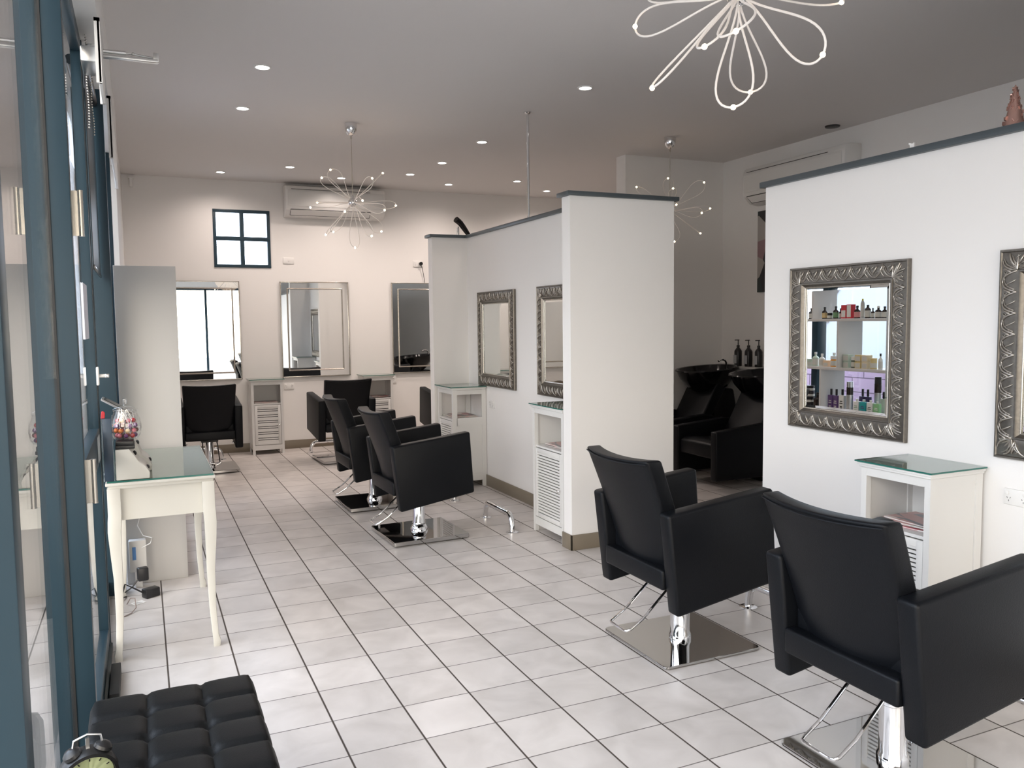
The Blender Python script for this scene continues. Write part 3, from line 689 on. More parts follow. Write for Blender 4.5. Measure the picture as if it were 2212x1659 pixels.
def drawer_box(label, y0, y1, z0, hgt, xw):
    t = thing('mini_drawers', label, 'drawer box', (0, 0, 0), 0, 'white desktop drawer boxes')
    pr = [(-.187, z0), (-.04+xw, z0), (-.038+xw, z0+.03), (-.055+xw, z0+.06), (-.085+xw, z0+.085), (-.10+xw, z0+hgt*.75), (-.125+xw, z0+hgt), (-.187, z0+hgt)]
    obj('carcass', MB().prism(pr, 'Y', y0, y1, .004, 2), M_cream, t)
    fr = MB()
    for (xa, za) in ((-.05+xw, z0+.045), (-.105+xw, z0+hgt*.8)): fr.sph((xa+.002, (y0+y1)/2-.03, za), .016, (.6, 1, .8), 12, 8)
    obj('finger_hole', fr, M_dark, t)
    return t
drawer_box('white curved-front drawer box at the near corner of the reception table', -.145, .06, ZT, .148, 0)
drawer_box('second white curved-front drawer box behind the first one', .09, .30, ZT, .175, .012)
o = tag(obj('black_case', MB().box(-.186, -.10, -.135, .05, ZT+.1485, ZT+.165, .003).box(-.184, -.104, -.13, .045, ZT+.165, ZT+.186, .003), M_dark), 'flat black case under the glass jar', 'case')
# lolly jar
JX, JY, JZ = -.137, -.028, ZT+.1875
j = thing('glass_jar', 'round glass jar full of lollipops with a knobbed glass lid', 'jar', (JX, JY, JZ))
pj = [(.001, .0), (.052, .0), (.066, .02), (.072, .055), (.067, .095), (.054, .125), (.052, .135), (.056, .140)]
obj('jar_body', MB().lathe(pj, 36, cap=False), M_jar, j)
obj('jar_inside_wall', MB().lathe([(.001, .004), (.050, .004), (.063, .022), (.069, .055), (.064, .095), (.051, .125), (.050, .139)], 36, cap=False), M_jar, j)
obj('jar_lid', MB().lathe([(.057, .141), (.056, .148), (.035, .158), (.014, .163), (.009, .170), (.012, .182), (.011, .196), (.001, .199)], 32, cap=False), M_jar, j)
CC = {'orange': srgb(210, 120, 60), 'purple': srgb(110, 60, 110), 'pink': srgb(205, 120, 130), 'brown': srgb(90, 50, 40), 'red': srgb(170, 40, 45), 'cream': srgb(225, 200, 160)}
M_stick = mat('paper_stick', (.8, .79, .76), .6); MC = {k: mat('candy_'+k, v, .35) for k, v in CC.items()}
cm = {}
for k in CC:
    me = MB().sph((0, 0, 0), .0115, u=12, v=8).mesh('candy'); me.materials.append(MC[k]); cm[k] = me
smesh = MB().cyl((0, 0, .010), (0, 0, .062), .0018, 6).mesh('stick'); smesh.materials.append(M_stick)
ks = list(CC); rnd = random.Random(4)
ci = 0
for layer, (zz, rr, n) in enumerate(((.017, .040, 8), (.017, .014, 3), (.042, .046, 9), (.042, .020, 4), (.066, .044, 8), (.068, .016, 3), (.090, .036, 7))):
    for k in range(n):
        a = 2*PI*k/n+layer*.7; kk = ks[rnd.randrange(6)]; ci += 1
        lt = thing('lollipop', '%s lollipop with a white stick inside the glass jar' % kk, 'lollipop', (JX+rr*math.cos(a), JY+rr*math.sin(a), JZ+zz), 0, 'lollipops in the glass jar, '+kk)
        inward = Vector((-math.cos(a), -math.sin(a), 0))
        dirv = (inward*rnd.uniform(.1, .9)+Vector((rnd.uniform(-.4, .4), rnd.uniform(-.4, .4), rnd.uniform(.5, 1.2)))).normalized()
        lt.rotation_mode = 'QUATERNION'; lt.rotation_quaternion = dirv.to_track_quat('Z', 'Y')
        obj('candy', cm[kk], None, lt); obj('stick', smesh, None, lt)
# payment terminal behind the jar
t = thing('payment_terminal', 'tilted silver-edged touchscreen terminal behind the lolly jar', 'terminal', (-.155, .36, ZT))
R_ = Matrix.Translation((0, 0, .30)) @ Matrix.Rotation(math.radians(-38), 4, 'Y')
obj('screen_shell', MB().box(-.02, .17, -.08, .08, -.012, .0, .006, M=Matrix.Translation((-.08, 0, .355)) @ Matrix.Rotation(math.radians(32), 4, 'Y')), M_chromer, t)
obj('screen', MB().box(-.008, .158, -.07, .07, .0005, .0025, .001, 1, M=Matrix.Translation((-.08, 0, .355)) @ Matrix.Rotation(math.radians(32), 4, 'Y')), M_gloss, t)
obj('stand', MB().box(-.05, .03, -.05, .05, .0, .02, .005).box(-.03, .0, -.03, .03, .015, .31, .006), M_dark, t)
# brochure holder
t = thing('brochure_holder', 'dark blue brochure holder with clear front at the table corner', 'brochure holder', (-.214, -.117, ZT))
for_ = MB().box(-.022, .018, -.03, -.006, 0, .30, .002); 
obj('brochures', for_, mat('dark_blue_card', srgb(40, 58, 76), .4), t)
obj('acrylic_front', MB().box(.0185, .022, -.038, .0, -.0, .315, .001, 1).box(-.026, -.023, -.038, .0, 0, .30), M_acryl, t)
tag(obj('red_tag', MB().prism([(-.018, 0), (.0, 0), (.002, .028), (-.006, .036), (-.014, .034)], 'Y', -.012, -.004, .002, 1), mat('red_plastic', srgb(170, 30, 40), .4), loc=(-.224, -.117, ZT+.301)), 'small red tag standing on top of the dark brochure holder', 'tag')

# things on the floor under the table
pb = thing('power_board', 'white power board standing against the shelving end under the reception table', 'power board', (-.125, 1.08, 0))
obj('board_body', MB().box(-.05, .05, -.03, .03, .10, .30, .008), M_whitep, pb); obj('board_label', MB().box(-.03, -.01, -.034, -.03, .18, .26), mat('blue_label', srgb(90, 140, 200), .5), pb)
obj('mount', MB().box(-.02, .02, -.02, .02, 0, .11), M_whitep, pb)
pa = thing('power_adaptor', 'black plug-in adaptor hanging by the power board', 'adaptor', (-.10, .86, .12), .2, 'black power adaptors under the table')
obj('adaptor_body', MB().box(-.03, .03, -.025, .025, -.02, .06, .008), M_dark, pa); obj('cord', MB().tube([(-.02, 0, .0), (-.06, .0, -.05), (-.10, .02, -.08)], .004, 6), M_dark, pa)
pa = thing('power_adaptor', 'larger black power adaptor lying on the tiles under the table', 'adaptor', (-.06, .84, 0), .5, 'black power adaptors under the table')
obj('adaptor_body', MB().box(-.045, .045, -.03, .03, 0, .055, .008), M_dark, pa)
obj('cord', MB().tube([(-.04, 0, .03), (-.09, .02, .07), (-.13, .05, .10), (-.15, .06, .02), (-.10, .1, .006)], .005, 6), M_dark, pa)
tg = thing('paper_tag', 'small white paper tag on the tiles beside the adaptor', 'tag', (-.13, .74, .003), .5)
obj('card', MB().box(-.035, .035, -.022, .022, 0, .0015, M=Matrix.Rotation(.06, 4, 'X')), M_whitep, tg)
prn = MB()
for k in range(4): prn.box(-.028, .02-.006*k, -.014+.008*k, -.012+.008*k, .0016, .0019, M=Matrix.Rotation(.06, 4, 'X'))
obj('printed_lines', prn, M_dark, tg)
tag(obj('loose_cable', MB().tube([(-.19, .72, .01), (-.17, .66, .06), (-.145, .62, .07), (-.14, .60, .02), (-.165, .56, .005), (-.20, .52, .004)], .003, 6), mat('grey_cable', (.25, .2, .18), .5)), 'thin grey cable looping on the tiles under the table', 'cable')
tag(obj('white_cable', MB().tube([(-.15, 1.13, .50), (-.10, 1.12, .45), (-.12, 1.11, .38), (-.09, 1.06, .325), (-.04, 1.0, .32), (-.05, .99, .29), (-.10, 1.01, .26)], .003, 6), M_whitep), 'thin white cable coming down to the power board', 'cable')

# ------------------------------------------------------------------ retail shelving (seen from its end, and in the mirror)
sx0, sx1, sy0, sy1, SH = -.19, .165, 1.15, 3.15, 2.0
t = thing('product_shelving', 'tall white open shelving unit standing along the left glazing', 'shelving', (0, 0, 0))
obj('end_panel', MB().box(sx0, sx1, sy0, sy0+.025, 0, SH, .002), M_inside, t); obj('end_panel', MB().box(sx0, sx1, sy1-.025, sy1, 0, SH, .002), M_inside, t)
obj('top_board', MB().box(sx0, sx1, sy0+.025, sy1-.025, SH-.03, SH, .002), M_inside, t)
for z in (.06, .60, 1.09, 1.62): obj('shelf', MB().box(sx0, sx1, sy0+.025, sy1-.025, z-.03, z, .002), M_inside, t)
for z0, z1, ys in ((1.62, SH-.03, (2.55, )), (1.09, 1.59, (2.18, )), (.60, 1.06, (2.42, )), (.06, .57, (2.2, ))):
    for y in ys: obj('divider', MB().box(sx0, sx1, y-.01, y+.012, z0, z1), M_inside, t)
obj('kick_board', MB().box(sx0+.02, sx1-.02, sy0+.025, sy1-.025, 0, .03), M_inside, t)
# products
M_lab = mat('bottle_label', (.62, .61, .56), .5)
pm = {}
def cm_(n, c, r=.3):
    if n not in pm: pm[n] = mat('product_'+n, c, r)
    return pm[n]
dk = cm_('dark_brown', (.02, .012, .01), .2); 
def bottle(name, label, y, z, w, h, body, cap, kind='round', lab=M_lab, x=.07, neck=.3, cat='bottle', group='bottles on the product shelving', labh=.5):
    t = thing(name, label, cat, (x, y, z+.0005), 0, group); r = w/2
    if kind == 'round':
        hb = h*(1-neck); obj('bottle_body', MB().lathe([(r*.96, 0), (r, .004), (r, hb*.86), (r*.7, hb*.97), (r*.36, hb*1.04), (r*.36, h*.86)], 20), body, t)
        obj('cap', MB().lathe([(r*.42, h*.84), (r*.42, h*.99), (r*.36, h)], 16), cap, t)
        if lab: obj('bottle_label', MB().lathe([(r+.0006, hb*.12), (r+.0006, hb*(.12+labh*1.2))], 20, cap=False), lab, t)
    elif kind == 'square':
        hb = h*(1-neck); obj('bottle_body', MB().box(-r*.6, r*.6, -r, r, 0, hb, .005), body, t)
        obj('cap', MB().lathe([(r*.3, hb-.002), (r*.3, hb+.004), (r*.36, hb+.004), (r*.36, h)], 14), cap, t)
        if lab:
            q = MB()
            for k, (a, b2) in enumerate(((.62, .5), (.50, .6), (.30, .45), (.22, .45))): q.box(r*.6, r*.6+.0008, -r*b2, r*b2, hb*a, hb*a+hb*.05)
            obj('printed_lines', q, lab, t)
    elif kind == 'box':
        obj('carton', MB().box(-r, r, -r, r, 0, h, .001, 1), body, t)
        if lab: obj('carton_label', MB().box(r, r+.0006, -r*.85, r*.85, h*.1, h*(.1+labh)), lab, t)
    elif kind == 'jar':
        obj('jar_body', MB().lathe([(r*.95, 0), (r, .004), (r, h*.66), (r*.95, h*.7)], 20), body, t)
        obj('lid', MB().lathe([(r, h*.7), (r, h*.98), (r*.95, h)], 20), cap, t)
        if lab: obj('jar_label', MB().lathe([(r+.0006, h*.12), (r+.0006, h*.55)], 20, cap=False), lab, t)
    elif kind == 'can':
        obj('can_body', MB().lathe([(r*.95, 0), (r, .005), (r, h*.58)], 20), body, t)
        obj('can_label', MB().lathe([(r+.0005, h*.58), (r+.0005, h*.82)], 20), dk, t)
        obj('cap', MB().lathe([(r, h*.82), (r, h*.84), (r*.98, h*.99), (r*.9, h)], 20), cap, t)
    return t
dkc = cm_('black_cap', (.01, .01, .012), .3); gr_ = mat('green_label', srgb(110, 150, 110), .5); cr_ = mat('cream_label', srgb(215, 190, 140), .5)
red_ = cm_('red', srgb(200, 50, 60)); wht = cm_('white', (.75, .75, .73)); Z1 = 1.62
TS = 'on the top product shelf'
bottle('dark_bottle', 'dark bottle with cream label, leftmost in its bay '+TS, 2.46, Z1, .06, .13, dk, dkc, lab=cr_)
bottle('dark_jar', 'squat dark jar between two dark bottles '+TS, 2.385, Z1, .06, .065, dk, dkc, 'jar', cat='jar')
bottle('dark_bottle', 'dark bottle with green label '+TS, 2.30, Z1, .062, .135, dk, dkc, lab=gr_)
bottle('slim_bottle', 'slim dark bottle left of the red cartons '+TS, 2.235, Z1, .035, .11, dk, dkc)
bottle('carton', 'white carton with a red square '+TS, 2.165, Z1, .065, .145, red_, dkc, 'box', wht, cat='carton')
bottle('carton', 'white carton with a red side '+TS, 2.09, Z1, .065, .15, red_, dkc, 'box', wht, cat='carton', labh=.85)
bottle('dark_bottle', 'dark bottle with pink and white label '+TS, 2.005, Z1, .065, .135, dk, dkc, lab=mat('pink_label', srgb(215, 150, 150), .5))
bottle('tall_tube', 'tall grey tube with a yellow cap '+TS, 1.935, Z1, .042, .205, cm_('grey', (.5, .5, .48)), cm_('yellow', srgb(200, 190, 60)), neck=.12)
bottle('dark_bottle', 'wide dark bottle right of the yellow-capped tube '+TS, 1.865, Z1, .062, .14, dk, dkc, neck=.2)
bottle('small_bottle', 'small dark bottle with pink label '+TS, 1.80, Z1, .036, .105, dk, dkc)
bottle('dark_bottle', 'dark pump bottle with wide white label '+TS, 1.73, Z1, .066, .125, dk, wht)
bottle('dark_bottle', 'dark bottle at the right end of the row '+TS, 1.65, Z1, .06, .12, dk, dkc)
bottle('dark_bottle', 'dark bottle alone in the left bay '+TS, 2.66, Z1, .06, .12, dk, dkc)
Z2 = 1.09; MS = 'on the middle product shelf'
grn = cm_('pale_green', srgb(190, 205, 190)); ora = cm_('orange', srgb(230, 160, 70)); amb = cm_('pale_amber', srgb(215, 195, 140)); drk = cm_('dark_green', srgb(95, 105, 90))
bottle('green_jar', 'pale green jar at the left end '+MS, 2.68, Z2, .085, .075, grn, grn, 'jar', cat='jar')
bottle('white_bottle', 'clear bottle with a white cap beside the pale green jar '+MS, 2.585, Z2, .07, .155, grn, wht)
bottle('white_bottle', 'clear bottle with white label and tall neck '+MS, 2.49, Z2, .065, .14, cm_('milky', srgb(225, 228, 225)), wht)
bottle('product_carton', 'small peach carton '+MS, 2.405, Z2, .07, .07, cm_('peach', srgb(235, 205, 170)), wht, 'box', cat='carton')
bottle('orange_jar', 'orange bottle with white cap '+MS, 2.32, Z2, .065, .12, ora, wht, 'jar', cat='jar')
bottle('small_bottle', 'small dark-capped bottle beside the orange one '+MS, 2.25, Z2, .038, .085, grn, dkc)
for y, c, nm in ((2.12, grn, 'greenish'), (1.955, amb, 'amber'), (1.865, cm_('cream', srgb(228, 215, 185)), 'cream')):
    for k in range(2): bottle('square_carton', '%s square carton, %s of a stack of two %s' % (nm, ('bottom', 'top')[k], MS), y, Z2+k*.073, .075, .07, c, wht, 'box', cat='carton', labh=.7)
bottle('green_bottle', 'dark green bottle between stacked cartons '+MS, 2.035, Z2, .062, .12, drk, wht, 'jar', cat='jar')
bottle('amber_jar', 'amber jar right of the cartons '+MS, 1.775, Z2, .068, .115, amb, amb, 'jar', cat='jar')
bottle('pump_bottle', 'white bottle with a dark pump '+MS, 1.69, Z2, .045, .165, cm_('milky', (.7, .7, .7)), dkc)
bottle('green_bottle', 'pale green bottle standing in the back row '+MS, 2.44, Z2, .08, .15, grn, wht, x=-.06)
Z3 = .60; BS = 'on the lower product shelf'
pur = cm_('purple', srgb(95, 70, 120)); tea = cm_('teal', srgb(40, 160, 165)); lgr = cm_('light_green', srgb(140, 195, 140)); chm = M_chromer
bottle('purple_bottle', 'purple square bottle, left of a pair '+BS, 2.345, Z3, .068, .245, pur, dkc, 'square', lab=M_lab, neck=.28)
bottle('purple_bottle', 'purple square bottle, right of a pair '+BS, 2.27, Z3, .068, .245, pur, dkc, 'square', lab=M_lab, neck=.28)
bottle('white_square_bottle', 'white square bottle beside the purple pair '+BS, 2.185, Z3, .072, .25, wht, dkc, 'square', lab=dk, neck=.26)
bottle('spray_can', 'shiny metal spray can with a dark band '+BS, 2.085, Z3, .068, .34, chm, M_chrome, 'can', cat='spray can')
bottle('spray_can', 'tall metal spray can with a black cap '+BS, 1.83, Z3, .07, .40, chm, dkc, 'can', x=-.06, cat='spray can')
bottle('purple_bottle', 'dark purple bottle behind the spray can '+BS, 2.02, Z3, .068, .26, cm_('deep_purple', srgb(60, 45, 95)), dkc, 'square', x=-.05)
bottle('purple_bottle', 'deep purple bottle right behind the row '+BS, 1.95, Z3, .068, .26, cm_('deep_purple', srgb(60, 45, 95)), dkc, 'square', x=-.05)
bottle('green_bottle', 'pale green bottle with dark cap in the back row '+BS, 1.745, Z3, .06, .25, grn, dkc, 'square', x=-.05)
bottle('white_square_bottle', 'short white bottle left of the teal one '+BS, 1.955, Z3, .075, .165, wht, wht, 'square', lab=gr_, neck=.15, x=.1)
bottle('teal_bottle', 'bright teal bottle in the front row '+BS, 1.865, Z3, .08, .165, tea, wht, 'square', lab=pur, neck=.15, x=.1)
bottle('white_square_bottle', 'short white bottle right of the teal one '+BS, 1.775, Z3, .075, .165, cm_('milky', (.7, .7, .7)), wht, 'square', lab=dk, neck=.15, x=.1)
bottle('green_square_bottle', 'light green bottle at the right end '+BS, 1.69, Z3, .07, .16, lgr, wht, 'square', lab=wht, neck=.15, x=.1)
bottle('brown_bottle', 'wide brown bottle left of the divider '+BS, 2.54, Z3, .10, .19, dk, dkc, lab=None)
for k in range(4): bottle('dark_tub', 'dark tub, %s in the stack of four %s' % (('bottom', 'second', 'third', 'top')[k], BS), 2.67, Z3+k*.066, .11, .064, dk, dkc, 'jar', cat='tub')

# ------------------------------------------------------------------ tufted bench and clock
t = thing('tufted_bench', 'black button-tufted leatherette bench in the lower left corner', 'bench', (0, -2.28, 0))
cell = .1633; NX, NY = 3, 8; ss = 12
bm = bmesh.new(); gv = []
for j in range(NY*ss+1):
    row = []
    for i in range(NX*ss+1):
        x = -.245+cell*i/ss; y = -.655+cell*j/ss
        u = (i % ss)/ss; v = (j % ss)/ss
        pu = 1-abs(2*u-1)**2.6; pv = 1-abs(2*v-1)**2.6
        ex = min(i, NX*ss-i)/ss; ey = min(j, NY*ss-j)/ss
        z = .438+.016*(max(pu, 0)*max(pv, 0))**.35
        if ex < .5: z = max(z, .438+.016*max(pv, 0)**.4)
        du = min(u, 1-u); dv = min(v, 1-v)
        if ex > .5 and ey > .5: z -= .016*math.exp(-((du*du+dv*dv)/.010))
        if ex < .12: z -= .030*(1-ex/.12)**2
        if ey < .12: z -= .030*(1-ey/.12)**2
        row.append(bm.verts.new((x, y, z)))
    gv.append(row)
for j in range(NY*ss):
    for i in range(NX*ss): bm.faces.new((gv[j][i], gv[j][i+1], gv[j+1][i+1], gv[j+1][i]))
per = [gv[0][i] for i in range(NX*ss)]+[gv[j][-1] for j in range(NY*ss)]+[gv[-1][i] for i in range(NX*ss, 0, -1)]+[gv[j][0] for j in range(NY*ss, 0, -1)]
low = [bm.verts.new((v.co.x*1.0, v.co.y, .27)) for v in per]
n = len(per)
for i in range(n): bm.faces.new((per[i], low[i], low[(i+1) % n], per[(i+1) % n]))
bm.faces.new(low)
bmesh.ops.recalc_face_normals(bm, faces=bm.faces)
m = MB(); m._add(bm); cu = obj('tufted_cushion', m, M_leatherb, t, ang=75)
bt = MB()
for i in range(1, NX):
    for j in range(1, NY): bt.sph((-.245+cell*i, -.655+cell*j, .414), .009, (1, 1, .4), 10, 6)
obj('buttons', bt, M_leatherb, cu)
obj('bench_base', MB().box(-.235, .235, -.645, .645, .16, .272, .006), M_leatherb, t)
for sx in (-1, 1):
    for sy in (-1, 1): obj('leg', MB().box(sx*.2-.02, sx*.2+.02, sy*.6-.02, sy*.6+.02, 0, .162, .003), M_dark, t)
ck = thing('alarm_clock', 'round black twin-bell clock with a pale face at the bottom left edge', 'clock', (-.213, -2.27, .453), math.radians(12))
Rm = Matrix.Translation((0, 0, .072)) @ Matrix.Rotation(PI/2+.25, 4, 'X')
obj('case', MB().lathe([(.001, -.05), (.05, -.048), (.064, -.03), (.068, .0), (.066, .012), (.058, .014), (.056, .006), (.001, .006)], 36, M=Rm), M_dark, ck)
obj('clock_face', MB().lathe([(.001, .0065), (.055, .0065)], 32, M=Rm), mat('pale_green_dial', srgb(205, 215, 170), .4), ck)
hn = MB().box(-.002, .002, 0, .034, .008, .009, M=Rm @ Matrix.Rotation(.6, 4, 'Z')).box(-.0025, .0025, 0, .024, .009, .010, M=Rm @ Matrix.Rotation(-1.3, 4, 'Z'))
for k in range(12): hn.box(-.0012, .0012, .044, .051, .007, .008, M=Rm @ Matrix.Rotation(k*PI/6, 4, 'Z'))
obj('hands_and_marks', hn, M_dark, ck)
for s in (-1, 1): obj('bell', MB().lathe([(.022, 0), (.021, .008), (.013, .016), (.001, .019)], 20, M=Matrix.Translation((s*.033, -.0, .130)) @ Matrix.Rotation(s*.45, 4, 'Y')), M_dark, ck)
obj('carry_handle', MB().tube([(-.033, 0, .145), (-.03, 0, .165), (0, 0, .174), (.03, 0, .165), (.033, 0, .145)], .003, 8).box(-.004, .004, -.004, .004, .135, .165), M_chromer, ck)
obj('foot', MB().cyl((-.03, 0, .015), (-.04, 0, 0), .004, 8).cyl((.03, 0, .015), (.04, 0, 0), .004, 8), M_dark, ck)

# ------------------------------------------------------------------ wash basins (right back area)
def basin(label, y, dx=0, dz=0):
    t = thing('wash_unit', label, 'wash basin chair', (dx, y, dz), 0, 'black backwash units')
    for s in (-1, 1): obj('armrest', MB().prism([(4.82, .10), (4.82, .57), (5.42, .62), (5.52, .60), (5.52, .10)], 'Y', s*.30-.045, s*.30+.045, .015, 3), M_leather, t)
    obj('seat_cushion', MB().prism([(4.84, .30), (4.84, .44), (4.9, .47), (5.40, .43), (5.45, .30)], 'Y', -.25, .25, .02, 3), M_leather, t)
    obj('backrest', MB().prism([(5.34, .42), (5.42, .36), (5.75, .88), (5.64, .96)], 'Y', -.25, .25, .02, 3), M_leather, t)
    obj('basin_bowl', MB().lathe([(.03, 0), (.10, .005), (.17, .05), (.235, .14), (.26, .21), (.275, .215), (.27, .225), (.25, .222), (.22, .15), (.16, .07), (.05, .03), (.001, .028)], 36, M=Matrix.Translation((5.70, 0, .82)) @ Matrix.Rotation(-.08, 4, 'Y') @ Matrix.Diagonal((1.28, 1.26, 1.22, 1))), M_gloss, t)
    obj('pedestal', MB().prism([(5.55, 0), (5.55, .62), (5.64, .86), (5.95, .86), (6.0, .62), (6.0, 0)], 'Y', -.14, .14, .03, 3), M_gloss, t)
    obj('tap', MB().tube([(5.95, 0, .93), (5.95, 0, 1.14), (5.93, 0, 1.17), (5.88, 0, 1.18), (5.84, 0, 1.16)], .012, 10), M_chrome, t)
basin('black wash basin with reclined seat, the nearer one seen between the partitions', 2.04)
basin('black wash basin with seat, farther one against the shaded cross wall', 2.96)
basin('black wash basin seen only as a reflection in the dark far-wall mirror', 4.40, -1.66)
o = tag(obj('wall_ledge', MB().box(6.02, XR, .4, 3.34, 1.07, 1.10, .003).box(6.04, XR, .4, 3.34, 0, 1.07), M_inside), 'pale ledge along the right wall behind the wash basins', 'ledge')
for k, (y, lb) in enumerate(((2.93, 'left'), (2.755, 'middle'), (2.59, 'right'))):
    t = thing('pump_bottle', 'black pump bottle with pale label, %s one of the three on the basin ledge' % lb, 'bottle', (6.09, y, 1.1005), 0, 'three pump bottles by the basins')
    obj('bottle_body', MB().lathe([(.040, 0), (.042, .005), (.042, .165), (.036, .18), (.016, .205), (.014, .215)], 24), M_dark, t)
    obj('pump', MB().lathe([(.017, .213), (.017, .235), (.006, .238), (.005, .29)], 16).box(-.045, .012, -.008, .008, .287, .297, .002), M_dark, t)
    obj('bottle_label', MB().box(-.0445, -.0415, -.025, .025, .03, .125), mat('pump_label', (.42, .43, .44), .5), t)
tag(obj('flat_tray', MB().box(-.07, .07, -.10, .10, 0, .012, .003), M_dark, loc=(6.10, 3.15, 1.1005), rot=(0, 0, .15)), 'flat dark tray on the ledge left of the pump bottles', 'tray')
# abstract canvas on the right wall
def art_mat():
    m = bpy.data.materials.new('abstract_canvas'); m.use_nodes = True; nt = m.node_tree; b = nt.nodes['Principled BSDF']
    tc = nt.nodes.new('ShaderNodeTexCoord'); v = nt.nodes.new('ShaderNodeTexVoronoi'); v.inputs['Scale'].default_value = 3.2
    nt.links.new(tc.outputs['Object'], v.inputs['Vector']); s = nt.nodes.new('ShaderNodeSeparateColor'); nt.links.new(v.outputs['Color'], s.inputs[0])
    cr = nt.nodes.new('ShaderNodeValToRGB'); cr.color_ramp.interpolation = 'CONSTANT'; nt.links.new(s.outputs[0], cr.inputs[0])
    e = cr.color_ramp.elements; e[0].color = (.03, .03, .035, 1); e[1].position = .3; e[1].color = (*srgb(150, 120, 125), 1)
    for p_, c_ in ((.5, srgb(70, 34, 42)), (.65, srgb(170, 165, 160)), (.85, srgb(50, 60, 60))): q = e.new(p_); q.color = (*c_, 1)
    nt.links.new(cr.outputs[0], b.inputs['Base Color']); return m
tag(obj('wall_canvas', MB().box(-.03, 0, -.45, .45, -.44, .44, .003), art_mat(), loc=(XR-.001, 2.27, 2.36)), 'dark abstract canvas on the right wall below the shaded air conditioner', 'picture')
# hair processor head over the far partition end
t = thing('hair_dryer_stand', 'black hair processor head on a chrome stem rising behind the partition', 'hair processor', (3.125, 3.95, 0))
obj('stem', MB().cyl((0, 0, .03), (0, 0, 2.66), .013, 16), M_chrome, t)
obj('base', MB().lathe([(.25, 0), (.25, .015), (.1, .03), (.02, .05)], 32), M_dark, t)
obj('dryer_arm', MB().tube([(-.03, -.02, 2.735), (.03, 0, 2.70), (.12, .01, 2.585), (.20, .02, 2.48)], [.034, .034, .024, .018], 14), M_gloss, t)
# rose tinsel cone and crumpled paper on the right partition cap
t = thing('tinsel_cone', 'rose pink tinsel cone standing on the right partition top', 'ornament', (RX+.06, -1.98, RH+.035))
bm = MB(); bm.lathe([(.045, 0), (.03, .07), (.012, .15), (.002, .19)], 18)
rnd = random.Random(9)
for k in range(90):
    z = rnd.uniform(.0, .17); a = rnd.uniform(0, 6.28); r = .045*(1-z/.19); bm.box(-.006, .006, -.001, .001, -.008, .008, M=Matrix.Translation((r*math.cos(a), r*math.sin(a), z+.008)) @ Matrix.Rotation(a, 4, 'Z') @ Matrix.Rotation(rnd.uniform(-.8, .8), 4, 'X'))
obj('tinsel', bm, mat('rose_foil', srgb(178, 142, 132), .25, .7), t)
t = thing('paper_scrap', 'small crumpled white scrap on the right partition top', 'paper scrap', (RX-.012, -1.51, RH+.036))
obj('scrap', MB().prism([(-.008, 0), (.018, .0), (.016, .012), (.028, .02), (.02, .028), (.002, .02), (-.008, .024)], 'X', -.006, .006, .002, 1), M_whitep, t)

# ------------------------------------------------------------------ outside
o = obj('light_block_wall', MB().box(-2.6, -.43, 1.0, 1.12, -.1, 6.5), mat('added_dark_wall', (.05, .05, .052), .8)); o['kind'] = 'structure'; o['label'] = 'added dark wall outside that blocks the bright street behind the door glass'  # unseen wall added to block outside brightness behind the left panes
def brick_mat():
    m = bpy.data.materials.new('mauve_block_wall'); m.use_nodes = True; nt = m.node_tree; b = nt.nodes['Principled BSDF']
    tc = nt.nodes.new('ShaderNodeTexCoord'); mp = nt.nodes.new('ShaderNodeMapping'); mp.inputs['Rotation'].default_value = (PI/2, 0, PI/2)
    br = nt.nodes.new('ShaderNodeTexBrick'); br.inputs['Scale'].default_value = 1; br.inputs['Brick Width'].default_value = .4; br.inputs['Row Height'].default_value = .2; br.inputs['Mortar Size'].default_value = .008
    br.inputs['Color1'].default_value = (*srgb(160, 140, 165), 1); br.inputs['Color2'].default_value = (*srgb(150, 132, 158), 1); br.inputs['Mortar'].default_value = (*srgb(90, 75, 95), 1)
    cbn = nt.nodes.new('ShaderNodeCombineXYZ'); sp = nt.nodes.new('ShaderNodeSeparateXYZ'); nt.links.new(tc.outputs['Object'], sp.inputs[0]); nt.links.new(sp.outputs['Y'], cbn.inputs['X']); nt.links.new(sp.outputs['Z'], cbn.inputs['Y']); nt.links.new(cbn.outputs[0], br.inputs['Vector'])
    nt.links.new(br.outputs['Color'], b.inputs['Base Color']); b.inputs['Roughness'].default_value = .8
    return m
o = obj('trim_8', MB().box(-30, 30, -30, 30, -.2, -.101), mat('pavement', (.24, .235, .225), .8, noise=.08, nscale=.8)); o['kind'] = 'structure'; o['label'] = 'pavement outside'
tag(obj('block_wall', MB().box(-2.2, -2.0, 2.4, 8.0, -.1, .92, .01), brick_mat()), 'low mauve block wall outside, seen in the right partition mirror', 'wall')
bl = thing('street_building', 'pale building across the street with a round-arched window', 'building', (-11, 12, -.1))
wm = MB(); wm.box(-.4, 0, -14, 14, 0, 5.0)
obj('facade', wm, mat('pale_render', (.7, .70, .70), .8), bl)
ac_ = [(1.4*math.cos(PI*k/16), 1.6+1.4*math.sin(PI*k/16)) for k in range(17)]+[(-1.4, .4), (1.4, .4)]
obj('arch_window', MB().prism(ac_, 'X', .0, .03), mat('arch_glass', (.25, .28, .32), .2), bl)
obj('arch_surround', MB().tube([(.03, p[0], p[1]) for p in ac_[:17]], .09, 8), mat('arch_trim', (.2, .2, .22), .6), bl)
obj('roof', MB().box(-1, .5, -14.3, 14.3, 5.0, 5.3), mat('grey_roof', (.2, .2, .22), .7), bl)

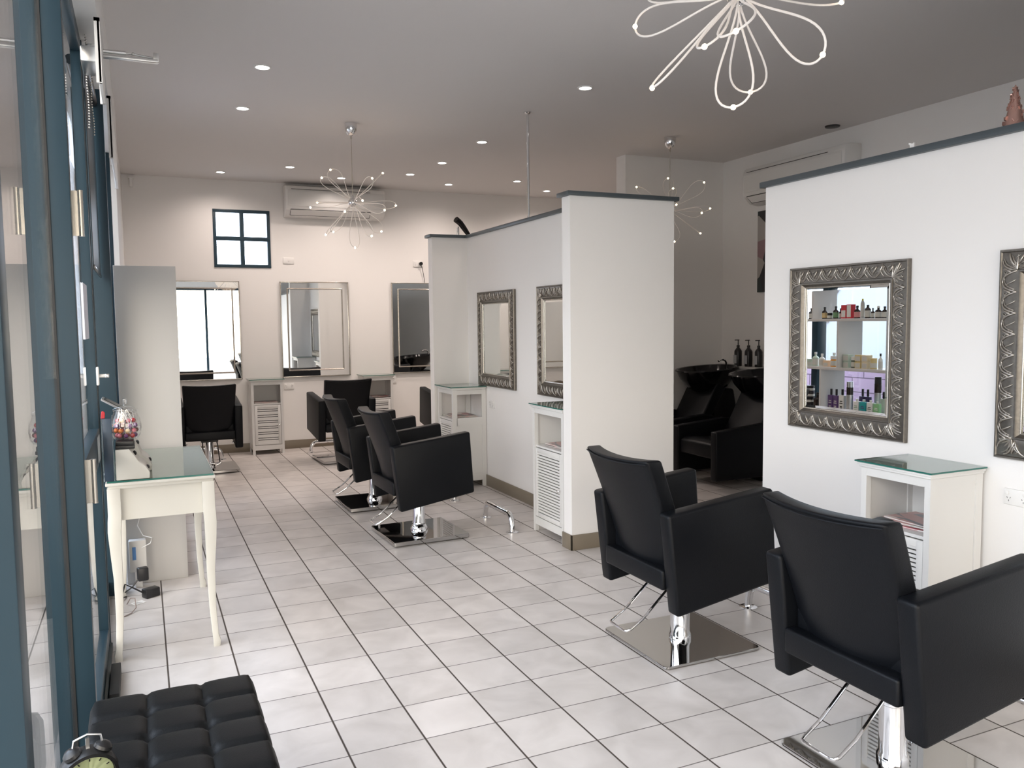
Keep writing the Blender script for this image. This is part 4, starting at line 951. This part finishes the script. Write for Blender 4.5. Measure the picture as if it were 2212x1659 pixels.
# ------------------------------------------------------------------ world, daylight
wd = bpy.data.worlds.new('daylight'); sc.world = wd; wd.use_nodes = True; nt = wd.node_tree; bg = nt.nodes['Background']
tc = nt.nodes.new('ShaderNodeTexCoord'); sp = nt.nodes.new('ShaderNodeSeparateXYZ'); nt.links.new(tc.outputs['Generated'], sp.inputs[0])
# warm bright haze over the street in front (-Y), cool blue sky to the left (-X)
r1 = nt.nodes.new('ShaderNodeMapRange'); r1.inputs['From Min'].default_value = -.9; r1.inputs['From Max'].default_value = .2; nt.links.new(sp.outputs['Y'], r1.inputs['Value'])
mx = nt.nodes.new('ShaderNodeMix'); mx.data_type = 'RGBA'; mx.inputs['A'].default_value = (1.0, .90, .76, 1); mx.inputs['B'].default_value = (.81, .94, 1.14, 1)
nt.links.new(r1.outputs['Result'], mx.inputs['Factor']); nt.links.new(mx.outputs['Result'], bg.inputs['Color']); bg.inputs['Strength'].default_value = 6.4
def portal(loc, rot, sx, sy):
    l = bpy.data.lights.new('window_portal', 'AREA'); l.shape = 'RECTANGLE'; l.size = sx; l.size_y = sy; l.cycles.is_portal = True
    o = bpy.data.objects.new('window_portal', l); COL.objects.link(o); o.location = loc; o.rotation_euler = rot
portal((1.27, YF-.15, 1.35), (PI/2, 0, 0), 3.0, 2.6)     # faces +Y
portal((-.45, -1.7, 1.5), (0, -PI/2, 0), 3.0, 10.3)      # faces +X
portal((1.17, YB+.2, 2.72), (-PI/2, 0, 0), .75, .75)     # faces -Y

# ------------------------------------------------------------------ camera
F = 1774.5; YAW = .4232; PITCH = .0751; ROLL = -.0119
cy, sy_, cp_, sp_ = math.cos(YAW), math.sin(YAW), math.cos(PITCH), math.sin(PITCH)
fwv = Vector((sy_*cp_, cy*cp_, -sp_)); r0 = Vector((cy, -sy_, 0)); u0 = r0.cross(fwv)
rv = r0*math.cos(ROLL)+u0*math.sin(ROLL); uv = -r0*math.sin(ROLL)+u0*math.cos(ROLL)
cam = bpy.data.cameras.new('camera'); cam.sensor_width = 36; cam.lens = F/2212*36; cam.clip_start = .02
co = bpy.data.objects.new('camera', cam); COL.objects.link(co)
co.matrix_world = Matrix(((rv.x, uv.x, -fwv.x, -.05196), (rv.y, uv.y, -fwv.y, -4.47807), (rv.z, uv.z, -fwv.z, 1.62351), (0, 0, 0, 1)))
sc.camera = co
sc.view_settings.view_transform = 'Standard'; sc.view_settings.look = 'None'; sc.view_settings.gamma = 1; sc.view_settings.use_curve_mapping = False
sc.view_settings.exposure = 0.07
sc.cycles.use_denoising = True
sc.cycles.max_bounces = 12; sc.cycles.diffuse_bounces = 6; sc.cycles.glossy_bounces = 6; sc.cycles.transparent_max_bounces = 16
sc.cycles.caustics_reflective = False; sc.cycles.caustics_refractive = False
sc.cycles.sample_clamp_indirect = 6
